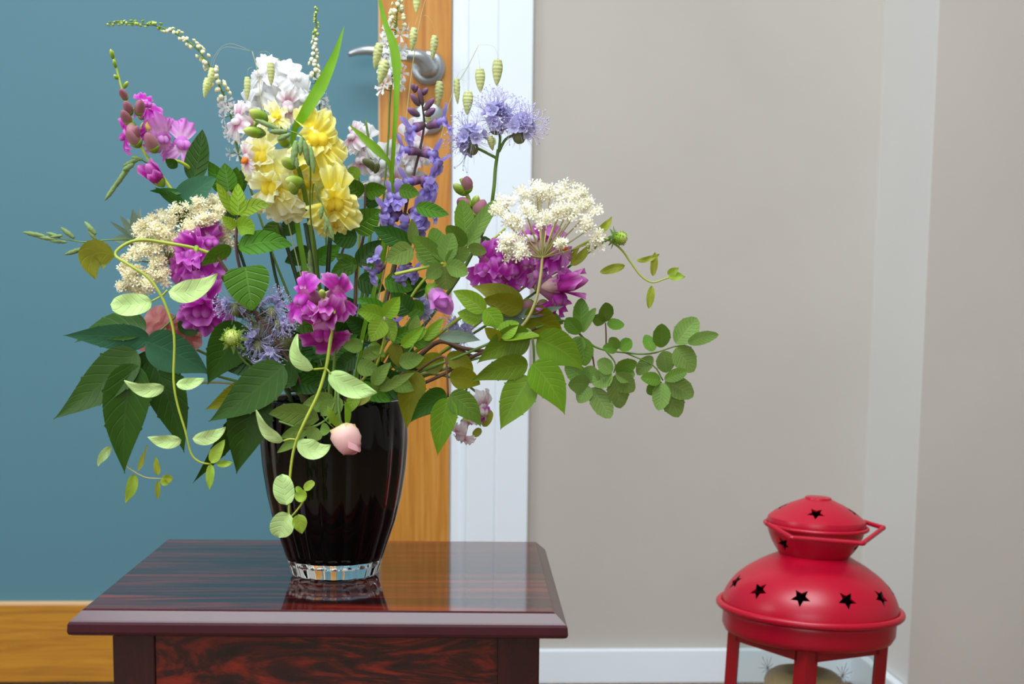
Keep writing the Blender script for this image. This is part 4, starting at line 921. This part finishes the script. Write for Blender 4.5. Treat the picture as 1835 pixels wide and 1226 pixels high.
for a in (('elder_shaded', (800, 706, .05), (736, 758, .055), 44, 'acum', (-4, -12, 0), 10), ('elder_lit', (803, 714, .055), (784, 818, .055), 48, 'acum', (-4, 0, 0), 0), ('rose_dark', (806, 708, .055), (862, 766, .055), 46, 'acum', (12, -8, 0), 0), ('elder_olive', (742, 664, .05), (730, 770, .055), 52, 'acum', (-4, 0, 0), 15), ('elder_olive', (806, 676, .05), (860, 690, .05), 42, 'ovate', (6, -8, 0), -10), ('elder_olive', (795, 655, .04), (745, 660, .04), 40, 'ovate', (0, -12, 0)), ('elder_olive', (800, 640, .045), (848, 665, .045), 34, 'ovate', (6, -6, 0))): EL(pl, *a)
pl = plant('elder_sprig', 'olive elder leaves over the twig under magenta blooms', FG, (665, 708, .02), 'foliage')
stem(pl, [(905, 600, .05), (890, 630, .045), (830, 650, .04), (745, 680, .03)], 1.8, 2.6, 'green')
for a in (('elder_olive', (932, 560, .045), (846, 512, .05), 50, 'acum', (6, -14, 0), -20), ('elder_olive', (935, 556, .05), (858, 540, .055), 40, 'acum', (0, -12, 0), 10), ('fresh', (868, 560, .06), (812, 522, .06), 34, 'ovate', (6, -6, 0), 0), ('fresh', (868, 555, .065), (888, 590, .065), 36, 'ovate', (14, 4, 0), 0), ('elder_olive', (898, 608, .07), (868, 588, .07), 26, 'ovate', None, 30), ('fresh', (898, 606, .07), (930, 578, .07), 32, 'ovate', (-2, -6, 0), 20), ('fresh', (900, 608, .07), (970, 600, .07), 26, 'ovate', (0, -6, 0), 50), ('fresh', (862, 572, .055), (820, 560, .055), 30, 'ovate', None, -10), ('grey', (905, 562, .04), (1010, 548, .045), 18, 'lance', (0, 10, 0), 10), ('grey', (785, 605, .05), (860, 610, .055), 22, 'lance', (0, -8, 0), 0), ('sage', (955, 560, .03), (1010, 580, .03), 34, 'ovate'), ('grey', (840, 560, .04), (965, 590, .04), 26, 'lance', (0, -6, 0))): EL(pl, *a, ser=.02, nu=24, teeth=12)
pl = plant('rose_branch', 'brown twig with rose leaflets reaching out far right', 'rose foliage branches', (680, 708, .02), 'foliage')
stem(pl, [(960, 588, .04), (920, 606, .04), (880, 628, .04), (830, 624, .04), (788, 612, .035), (750, 640, .03), (720, 675, .025)], 2.4, 6, 'brown', sides=7)
stem(pl, [(880, 628, .04), (845, 640, .042), (800, 668, .042), (752, 690, .04)], 3, 3, 'brown', 'twig', False)
stem(pl, [(800, 612, .035), (832, 632, .038), (850, 640, .04)], 4, 3, 'brown', 'twig', False)
stem(pl, [(960, 588, .04), (1010, 575, .035), (1050, 610, .035), (1075, 625, .035), (1120, 632, .035), (1165, 634, .035), (1205, 622, .035), (1228, 618, .035)], 2.2, 1.2, 'green', 'shoot', False)
stem(pl, [(1052, 610, .035), (1062, 640, .035), (1066, 668, .035)], 1.8, 1.4, 'brown', 'twig', False)
stem(pl, [(1120, 632, .035), (1170, 655, .035), (1188, 682, .035)], 1.4, 1.2, 'green', 'shoot', False)
stem(pl, [(1085, 628, .035), (1102, 650, .037), (1100, 668, .04)], 1.6, 1.2, 'green', 'shoot', False)
stem(pl, [(1086, 622, .035), (1086, 600, .035), (1085, 578, .035)], 1.4, 1.2, 'brown', 'shoot', False)
def RL(pl, node, tips, dz, mat='rose'):
    for t in tips:
        x, y, w = t[:3]; m_ = t[3] if len(t) > 3 else mat
        Lf_(pl, m_, (node[0]+(x-node[0])*.08, node[1]+(y-node[1])*.08, dz), (x, y, dz+R.uniform(-.008, .012)), w, 'ellip', (R.uniform(-4, 4), R.uniform(-5, 2), 0), R.uniform(-25, 25), ser=.09, nu=28, teeth=14, fold=.16, name='leaflet')
RL(pl, (1172, 632), [(1156, 600, 24, 'rose_dark')], .04); RL(pl, (1188, 626), [(1186, 580, 33, 'rose_dark'), (1194, 668, 36)], .04); RL(pl, (1208, 620), [(1250, 570, 42), (1244, 666, 46)], .042); RL(pl, (1228, 617), [(1288, 600, 24)], .045); RL(pl, (1172, 636), [(1142, 672, 26)], .035)
RL(pl, (1187, 682), [(1148, 678, 26, 'rose_dark'), (1160, 706, 28, 'rose_dark'), (1180, 736, 34), (1216, 748, 44), (1242, 712, 40), (1232, 666, 24, 'rose_dark')], .048)
RL(pl, (1100, 668), [(1062, 690, 36), (1112, 732, 44), (1136, 702, 40), (1142, 650, 30, 'rose_dark'), (1070, 648, 30), (1138, 672, 34)], .048); RL(pl, (1058, 690), [(1036, 722, 30), (1094, 750, 38), (1018, 690, 36), (1012, 655, 36), (1060, 655, 34)], .042)
RL(pl, (1085, 580), [(1085, 542, 30, 'rose_dark'), (1060, 570, 24, 'rose_dark'), (1119, 582, 22, 'rose_dark')], .04); RL(pl, (1108, 628), [(1092, 606, 24, 'rose_dark'), (1132, 610, 24, 'rose_dark'), (1080, 624, 20, 'rose_dark')], .045)
RL(pl, (1042, 600), [(1042, 534, 30, 'rose_dark'), (1068, 552, 16), (1014, 570, 30, 'rose_dark'), (1050, 656, 40, 'rose_dark'), (1026, 640, 30)], .042)
pl = plant('rose_branch', 'rose leaflets above the middle right, against white casing', 'rose foliage branches', (650, 708, .01), 'foliage')
stem(pl, [(838, 440, .03), (820, 452, .03), (790, 472, .03), (745, 520, .03), (700, 600, .02)], 2, 3, 'lime')
stem(pl, [(795, 472, .05), (750, 482, .05), (708, 492, .05)], 2.6, 3.2, 'lime', 'twig', False)
stem(pl, [(905, 410, .0), (880, 430, .01), (840, 440, .03)], 2, 2, 'lime', 'twig', False)
RL(pl, (836, 444), [(828, 358, 38, 'rose_dark'), (890, 358, 27, 'rose'), (800, 405, 32, 'rose_dark'), (872, 452, 24, 'sage'), (860, 420, 26)], .04)
RL(pl, (796, 474), [(742, 425, 36, 'rose_dark'), (775, 408, 36, 'rose_dark'), (812, 418, 36), (842, 446, 34, 'sage'), (800, 520, 40, 'sage'), (838, 492, 32, 'sage'), (765, 500, 30), (745, 455, 30)], .05)
Lf_(pl, 'mint_deep', (878, 428, .02), (845, 455, .025), 26, 'ovate')

MG = 'mint stems'
def ML(pl, mat, p0, p1, w, bow=None, roll=0, **kw): return Lf_(pl, mat, p0, p1, w, kw.pop('shape', 'ovate'), bow, roll, **{**dict(ser=.075, nu=32, teeth=16, fold=.22, curl=.06), **kw})
pl = plant('mint_stem', 'mint stem with lime tip in front of elderflower', MG, (560, 712, .03), 'foliage')
stem(pl, [(428, 380, .05), (424, 410, .05), (424, 450, .05), (436, 500, .045), (470, 590, .04), (520, 670, .035)], 2.4, 4, 'purple')
for a in (('mint_lime', (424, 386, .055), (386, 328, .06), 22, (-2, -4, 0), 20), ('mint_lime', (427, 386, .06), (426, 328, .06), 28, None, 0), ('mint_lime', (430, 386, .06), (484, 368, .065), 28, (-4, -14, 0), 15), ('mint_lime', (422, 408, .06), (398, 388, .065), 20), ('fresh', (425, 408, .06), (454, 420, .065), 36, (4, -12, 0)), ('mint', (428, 446, .06), (524, 440, .06), 42, (0, -18, 0), 10), ('mint', (415, 445, .055), (362, 478, .06), 30, (-4, -10, 0), 30), ('mint', (440, 478, .065), (451, 556, .07), 80, None, 0)): ML(pl, *a, **({'shape': 'cord'} if a[3] == 80 else {}))
pl = plant('mint_stem', 'dark mint leaves behind elderflower below purple snapdragon', MG, (550, 712, .0), 'foliage')
stem(pl, [(405, 300, -.0), (405, 345, -.01), (420, 420, -.01), (470, 560, -.01)], 2.2, 4, 'dark')
for a in (('mint_deep', (345, 325, .01), (360, 232, .015), 50, (8, 0, 0), 20), ('elder_sheen', (322, 378, .02), (386, 318, .025), 56, (-8, -8, 0), 10), ('mint', (405, 345, .0), (374, 290, .01), 34), ('mint', (410, 342, .01), (402, 292, .01), 38), ('mint', (418, 345, .0), (424, 300, .01), 34), ('mint_deep', (350, 400, .0), (312, 345, .005), 34), ('mint_deep', (420, 350, -.01), (440, 300, -.01), 30), ('mint_deep', (440, 400, -.01), (395, 372, -.01), 40)): ML(pl, *a)
pl = plant('mint_stem', 'mint stem crossing the gap right of yellow blooms', MG, (620, 712, .0), 'foliage')
stem(pl, [(655, 330, -.01), (652, 420, -.01), (640, 470, -.01), (635, 560, .0), (625, 650, .0)], 2.2, 4.4, 'brown')
for a in (('mint', (636, 412, .0), (682, 376, .01), 50), ('mint', (648, 350, -.01), (618, 322, 0), 34), ('mint', (655, 345, -.01), (692, 338, 0), 32), ('mint_deep', (640, 425, .0), (590, 425, .0), 42), ('mint', (638, 470, .0), (592, 492, .0), 34), ('mint_deep', (640, 475, .0), (690, 430, .0), 40), ('fresh', (640, 300, -.02), (622, 330, -.02), 26), ('mint_deep', (642, 500, 0), (690, 520, 0), 40), ('mint', (640, 480, .0), (600, 455, .0), 26), ('mint_deep', (672, 350, -.02), (660, 375, -.02), 30)): ML(pl, *a)
pl = plant('mint_stem', 'bright mint sprig above the right rim of vase', MG, (640, 710, .05), 'foliage')
stem(pl, [(688, 568, .07), (690, 600, .065), (672, 660, .06)], 2, 3.4, 'lime')
for a in (('fresh', (686, 570, .075), (640, 560, .08), 34, (0, -8, 0)), ('fresh', (690, 568, .08), (716, 532, .085), 30), ('fresh', (686, 574, .08), (664, 612, .085), 36), ('fresh', (692, 572, .075), (706, 612, .08), 30), ('mint_deep', (735, 560, .05), (700, 525, .055), 42), ('mint', (690, 560, .06), (640, 535, .06), 30), ('mint', (700, 610, .06), (748, 585, .065), 26), ('fresh', (720, 620, .07), (760, 585, .075), 22, (-4, 6, 0)), ('fresh', (735, 605, .07), (765, 590, .07), 24), ('sage', (740, 598, .07), (748, 565, .075), 22), ('elder_olive', (705, 615, .06), (716, 660, .06), 26)): ML(pl, *a)
rf = random.Random(5)
pl = plant('mint_stem', 'shaded mint stem deep in the middle of the bouquet', MG, (612, 712, -.01), 'foliage')
stem(pl, [(640, 545, -.02), (625, 620, -.015), (615, 680, -.01)], 3, 4, 'dark')
for k in range(16):
    x, y = rf.uniform(490, 760), rf.uniform(585, 690); d = rf.uniform(-1, 1)*40
    ML(pl, 'mint_deep' if k % 3 else 'mint', (x, y, .0), (x+d, y-rf.uniform(-12, 40), .012), rf.uniform(28, 46), None, rf.uniform(-30, 30))
# sage-like leafy shoots filling the neck of the bouquet
def sprig(label, node_path, mouth, leaves, group='leafy sage shoots', smat='green'):
    pl = plant('sage_shoot', label, group, mouth, 'foliage'); stem(pl, node_path, 1.8, 2.8, smat)
    for a in leaves: ML(pl, *a, **dict(ser=.015, nu=14, teeth=7))
    return pl
sprig('sage shoot spilling over the vase front under vine', [(500, 755, .09), (545, 768, .09), (585, 752, .088), (600, 718, .08)], (602, 702, .066), [('sage', (572, 752, .09), (482, 744, .092), 42, (-4, -14, 0), 20), ('sage', (560, 768, .09), (502, 786, .092), 24, (0, -6, 0), 10), ('sage', (545, 778, .09), (496, 812, .092), 18), ('sage', (570, 768, .09), (552, 790, .092), 30), ('sage', (574, 768, .09), (592, 772, .092), 22), ('sage', (600, 716, .08), (540, 728, .085), 34), ('sage', (600, 720, .082), (575, 745, .088), 30), ('sage', (608, 712, .08), (590, 760, .088), 24), ('fresh', (640, 704, .075), (622, 742, .085), 22), ('elder_olive', (660, 700, .07), (636, 728, .08), 24)])
sprig('sage shoot in the shade over the middle rim', [(650, 610, .05), (640, 650, .052), (632, 690, .05)], (625, 705, .05), [('sage', (650, 640, .06), (690, 622, .065), 24), ('sage', (640, 655, .06), (680, 665, .065), 30), ('sage', (650, 620, .055), (612, 618, .06), 26), ('mint_deep', (640, 640, .05), (600, 660, .05), 34), ('mint', (640, 690, .06), (700, 720, .065), 30), ('sage', (670, 690, .07), (700, 650, .075), 24, (-6, 0, 0)), ('sage', (680, 700, .065), (742, 668, .07), 18), ('mint_deep', (660, 690, .05), (735, 690, .05), 60), ('mint_deep', (620, 660, .05), (560, 690, .05), 50), ('sage', (690, 700, .06), (670, 665, .07), 34), ('fresh', (665, 615, .06), (690, 640, .065), 18)])
sprig('sage shoot leaning right beneath the bright mint sprig', [(745, 615, .05), (715, 655, .05), (690, 690, .045)], (670, 706, .045), [('sage', (715, 650, .06), (760, 640, .06), 30), ('mint_deep', (705, 660, .05), (740, 620, .05), 46), ('sage', (730, 635, .055), (700, 628, .06), 22), ('sage', (700, 680, .06), (742, 700, .06), 30), ('mint', (740, 618, .055), (780, 600, .06), 24), ('fresh', (760, 610, .06), (795, 570, .06), 20), ('mint_deep', (690, 660, .04), (650, 700, .04), 44), ('mint', (760, 560, .03), (720, 545, .03), 34), ('mint', (690, 500, .03), (740, 520, .03), 36), ('mint_deep', (765, 520, .02), (712, 505, .025), 38)])
sprig('dark shoot at the left of rim', [(470, 620, .01), (500, 660, .02), (530, 690, .03)], (545, 708, .03), [('mint_deep', (500, 660, .03), (560, 640, .03), 44), ('mint_deep', (500, 650, .03), (540, 610, .03), 40), ('mint_deep', (520, 680, .04), (580, 700, .05), 36), ('elder_shaded', (530, 690, .05), (480, 640, .04), 46), ('mint_deep', (480, 640, .02), (430, 590, .02), 46), ('mint_deep', (570, 640, .03), (640, 600, .03), 44), ('mint', (520, 560, .0), (560, 600, .01), 36), ('mint_deep', (600, 640, .03), (560, 600, .03), 44)])
sprig('leafy shoot among the bare stems behind', [(555, 440, -.04), (580, 540, -.03), (590, 640, -.02)], (598, 710, -.02), [('mint', (565, 470, -.03), (610, 440, -.03), 34), ('mint_deep', (560, 450, -.03), (510, 470, -.03), 36), ('mint', (570, 500, -.03), (530, 490, -.03), 30), ('mint_deep', (585, 560, -.02), (640, 540, -.02), 44), ('mint_deep', (590, 600, -.01), (650, 590, -.01), 46), ('mint', (500, 400, -.03), (470, 440, -.03), 34), ('mint_deep', (530, 400, -.03), (500, 420, -.03), 30), ('mint_deep', (590, 620, .0), (700, 580, .0), 50), ('mint_deep', (600, 640, .0), (520, 590, .0), 56)])
pl = plant('olive_sprig', 'slim grey green leaves peeking out behind elderflower', None, (540, 712, -.05), 'foliage')
stem(pl, [(258, 418, -.05), (300, 470, -.05), (400, 580, -.05)], 2, 3, 'green')
for p1, w in (((196, 396), 9), ((214, 385), 13), ((228, 392), 20), ((238, 374), 18), ((252, 372), 13), ((284, 384), 10), ((200, 428), 18), ((216, 436), 16), ((270, 395), 14)): Lf_(pl, 'grey', (250+R.uniform(-6, 6), 430, -.045), (*p1, -.04+R.uniform(-.01, .01)), w, 'lance', None, R.uniform(-40, 40))

# ---- bare stems in the gap above the vase
for k, (lab, pts, r, m_) in enumerate((('thick dark green stem behind the yellow snapdragon stem', [(548, 400, .0), (560, 470, .0), (573, 540, .0)], 6, 'dark'), ('dark green stem slanting left in the gap above the vase', [(500, 400, -.02), (520, 460, -.02), (548, 560, -.01)], 4.5, 'dark'), ('straight dark green stem in the middle gap above the vase', [(592, 420, -.01), (588, 480, -.01), (585, 560, -.01)], 5, 'dark'), ('pale yellow green stem next to brown mint stem', [(645, 400, -.03), (642, 480, -.03), (636, 560, -.02)], 3, 'lime'), ('brown woody stem below the violet salvia', [(735, 470, -.01), (712, 520, -.01), (680, 620, -.01)], 5, 'brown'), ('green stem leaning right below the violet salvia', [(712, 450, .0), (690, 540, .0), (660, 640, .0)], 4.5, 'green'), ('slim dark stem at left under the mint leaf', [(480, 420, -.03), (500, 520, -.03), (545, 640, -.02)], 3.5, 'dark'), ('brown stem standing at the left inside of vase rim', [(488, 640, .03), (505, 675, .035), (518, 700, .035)], 4.5, 'brown'), ('pale stem beside brown stem at left vase rim', [(520, 640, .03), (530, 680, .035), (536, 705, .035)], 4.5, 'pale'), ('dark stem slanting from right foliage into vase', [(740, 580, .01), (700, 640, .015), (672, 690, .02)], 4, 'dark'), ('green stem crossing the gap under blush snapdragon', [(690, 420, -.03), (660, 520, -.02), (640, 620, -.01)], 3.6, 'green'), ('slim brown stem right of the yellow blooms', [(622, 425, -.02), (606, 480, -.02), (600, 560, -.01)], 2.6, 'brown'))):
    pl = plant('cut_stem', lab, None, (600+(pts[-1][0]-600)*.45, 712, pts[-1][2]), 'stem'); stem(pl, pts, r*.85, r, m_, sides=8)

# ---- grasses
GG = 'grass blades'
def blade(label, pts, w, wide):
    pl = plant('grass_blade', label, None, pts[-1], 'grass')
    Q = spline([W(p) for p in pts]+[W(pl['foot'])], 40); V, Fc, U = [], [], []
    for i, q in enumerate(Q):
        t = nrm(np.gradient(Q, axis=0)[i]); s = nrm(np.cross(t, -FH)); u = i/39
        wd = w*PXM/2*float(np.interp(u, [0]+[x for x, _ in wide]+[1], [.02]+[y for _, y in wide]+[.5]))
        for v in (-1, 0, 1): V.append(q+s*v*wd-FH*(.25*abs(v)*wd)); U.append((u, v*.5+.5))
    for i in range(39):
        for k in range(2): Fc.append((i*3+k, i*3+k+1, i*3+k+4, i*3+k+3))
    part('blade', (np.array(V), Fc, U), G['blade'], pl)
blade('broad grass blade pointing up right beside yellow blooms', [(617, 46, .03), (600, 100, .035), (575, 155, .04), (545, 205, .045), (525, 250, .03), (530, 380, .0), (560, 560, 0), (580, 712, 0)], 22, [(.12, .55), (.25, 1), (.34, .9), (.5, .4)])
blade('upright grass blade in front of the oak stile', [(676, -20, .01), (690, 40, .015), (704, 78, .02), (711, 120, .025), (710, 180, .03), (706, 250, .03), (700, 330, .02), (680, 480, .01), (650, 600, .01), (635, 712, .01)], 17, [(.06, .45), (.12, .55), (.2, .9), (.28, 1), (.36, .6), (.5, .4)])
blade('short grass blade crossing blush snapdragon', [(624, 222, .0), (655, 250, .01), (685, 278, .015), (700, 300, .015), (702, 360, .01), (680, 500, .0), (650, 620, .0), (632, 712, .0)], 16, [(.1, .7), (.2, 1), (.3, .5)])
def spike(pl, top, bot, w, mat='spikelet', cap=True):
    a, b = W(top), W(bot); r = w*PXM/2; n = 26; sd = 14
    pr = [(i/n, r*max(.06, (math.sin(math.pi*min(1, .12+.88*(i/n))**.75))**.7)) for i in range(n+1)]
    def md(t, th): return 1+.20*(((t*7+(.5 if math.cos(th) > 0 else 0)) % 1.0)-.5)
    o = part('spikelet', lathe(a, b, pr, sd, md, .75), P[mat], pl)
    if cap: part('glume', lathe(a-(b-a)*.02, a+(b-a)*.14, [(0, r*.2), (.4, r*.65), (1, r*.86)], 10, None, .8), P['salviacalyx'], o)
    return o
def quaking(label, path, mouth, spikes):
    pl = plant('quaking_grass', label, 'quaking grass stalks', mouth, 'grass'); stem(pl, path, .5, 1.4, 'straw')
    for top, bot, w, arc in spikes:
        spike(pl, top, bot, w, 'spikelet', w > 14 and top[0] > 600)
        part('stalk', tube([W(p) for p in arc+[top]], .2*PXM, .18*PXM, 4), S['straw'], pl)
quaking('quaking grass with five nodding heads near the door lever', [(768, -20, .0), (752, 40, .0), (735, 150, .0), (715, 330, .0), (690, 480, .0)], (640, 712, .0), [((742, 50, .01), (738, 92, .01), 18, [(748, 30, .005)]), ((779, 64, .01), (775, 108, .01), 18, [(755, 30, .0), (765, 28, .01), (776, 45, .01)]), ((680, 78, .02), (671, 124, .02), 21, [(742, 66, .0), (712, 60, .01), (690, 66, .02)]), ((690, 108, .02), (680, 152, .02), 25, [(742, 90, .0), (712, 84, .01), (695, 92, .02)]), ((747, -20, .0), (746, 24, .0), 14, [(756, -10, .0)])])
quaking('quaking grass with heads against white casing', [(858, 80, -.01), (838, 120, -.01), (810, 170, -.01), (790, 250, -.01), (750, 420, -.01), (700, 560, -.01)], (655, 712, -.01), [((788, 146, .0), (785, 192, .0), 20, [(800, 200, -.01), (798, 160, 0), (792, 140, 0)]), ((818, 141, .0), (820, 187, .0), 15, [(836, 122, -.01), (824, 128, 0)]), ((839, 164, .0), (837, 206, .0), 18, [(826, 142, -.01), (836, 148, 0)]), ((860, 123, .0), (861, 166, .0), 17, [(856, 86, -.01), (858, 105, 0)]), ((892, 107, .0), (890, 154, .0), 18, [(860, 80, -.01), (882, 82, 0), (891, 95, 0)]), ((766, 200, -.02), (770, 228, -.02), 14, [(795, 230, -.01), (775, 196, -.01)]), ((878, 244, .01), (883, 270, .01), 16, [(868, 225, .0), (874, 232, .01)])])
quaking('quaking grass with three heads by white snapdragon', [(452, 92, .03), (462, 130, .03), (470, 190, .03), (500, 330, .03), (545, 520, .02)], (585, 712, .02), [((485, 112, .04), (486, 154, .04), 13, [(466, 150, .03), (462, 100, .03), (474, 92, .04), (484, 98, .04)]), ((443, 138, .04), (443, 180, .04), 11, [(452, 120, .03), (445, 124, .04)]), ((372, 140, .03), (366, 176, .03), 16, [(452, 92, .03), (410, 78, .03), (384, 100, .03)]), ((380, 122, .03), (374, 165, .03), 15, [(452, 92, .03), (405, 84, .03), (388, 100, .03)])])
def orchard(label, path, mouth, heads, mat='grasshead'):
    pl = plant('orchard_grass', label, 'flowering grass heads', mouth, 'grass'); stem(pl, path, .8, 1.8, 'green')
    for p0, p1, w in heads:
        a, b = W(p0), W(p1); n = 14; r = w*PXM*.36; b = b+(b-a)*.15
        def md(t, th): return 1+.35*(((t*4+th/6.28*2) % 1.0)-.5)
        part('spikelet', lathe(a, b, [(i/n, r*max(.08, math.sin(math.pi*(.08+.92*i/n))**.6)) for i in range(n+1)], 9, md), P[mat], pl)
orchard('flowering grass head poking out farthest left', [(48, 419, .02), (90, 424, .02), (150, 434, .02), (200, 430, .02), (260, 440, .0), (360, 520, -.02), (470, 640, -.02)], (540, 712, -.02), [((82, 424, .02), (46, 417, .02), 12), ((102, 430, .02), (66, 424, .02), 10), ((108, 425, .02), (86, 418, .02), 10), ((120, 434, .02), (92, 432, .02), 9), ((112, 422, .025), (92, 425, .025), 9), ((133, 427, .02), (112, 410, .02), 13), ((150, 445, .02), (120, 455, .02), 12), ((172, 420, .02), (154, 400, .02), 13), ((172, 430, .02), (160, 415, .02), 10), ((162, 480, .02), (158, 488, .02), 7)])
orchard('drooping green grass head left under purple snapdragon', [(192, 352, .02), (215, 325, .02), (238, 296, .02), (256, 288, .02), (300, 330, .0), (380, 450, -.01), (470, 600, -.01)], (545, 712, -.01), [((212, 325, .02), (191, 355, .02), 12), ((224, 310, .02), (204, 336, .02), 13), ((232, 298, .02), (214, 322, .02), 14), ((240, 294, .025), (222, 304, .025), 13), ((250, 284, .02), (224, 296, .02), 12), ((256, 286, .02), (238, 282, .02), 11)])
orchard('nodding green grass head in front of yellow blooms', [(455, 212, .06), (480, 228, .075), (520, 235, .085), (545, 250, .085), (556, 300, .08), (556, 380, .06), (570, 520, .03)], (590, 712, .02), [((500, 232, .08), (462, 216, .08), 13), ((515, 236, .085), (486, 236, .085), 14), ((520, 240, .085), (500, 250, .085), 13), ((530, 252, .09), (526, 292, .09), 17), ((545, 252, .09), (552, 292, .09), 15), ((556, 262, .09), (562, 305, .09), 13), ((540, 245, .09), (538, 275, .09), 13), ((528, 275, .09), (533, 300, .09), 12)])
orchard('small grass head below the lower yellow bloom', [(598, 430, .07), (590, 400, .07), (575, 360, .07), (562, 330, .065), (560, 420, .04), (575, 560, .03)], (595, 712, .02), [((577, 368, .075), (575, 390, .075), 11), ((582, 386, .075), (592, 412, .075), 11), ((588, 398, .075), (597, 428, .075), 10), ((585, 392, .075), (584, 416, .075), 10)])
orchard('upright pale grass head low in the middle gap', [(556, 450, .02), (558, 500, .02), (562, 560, .02)], (590, 712, .02), [((557, 490, .02), (555, 452, .02), 13), ((559, 508, .02), (556, 470, .02), 14)])
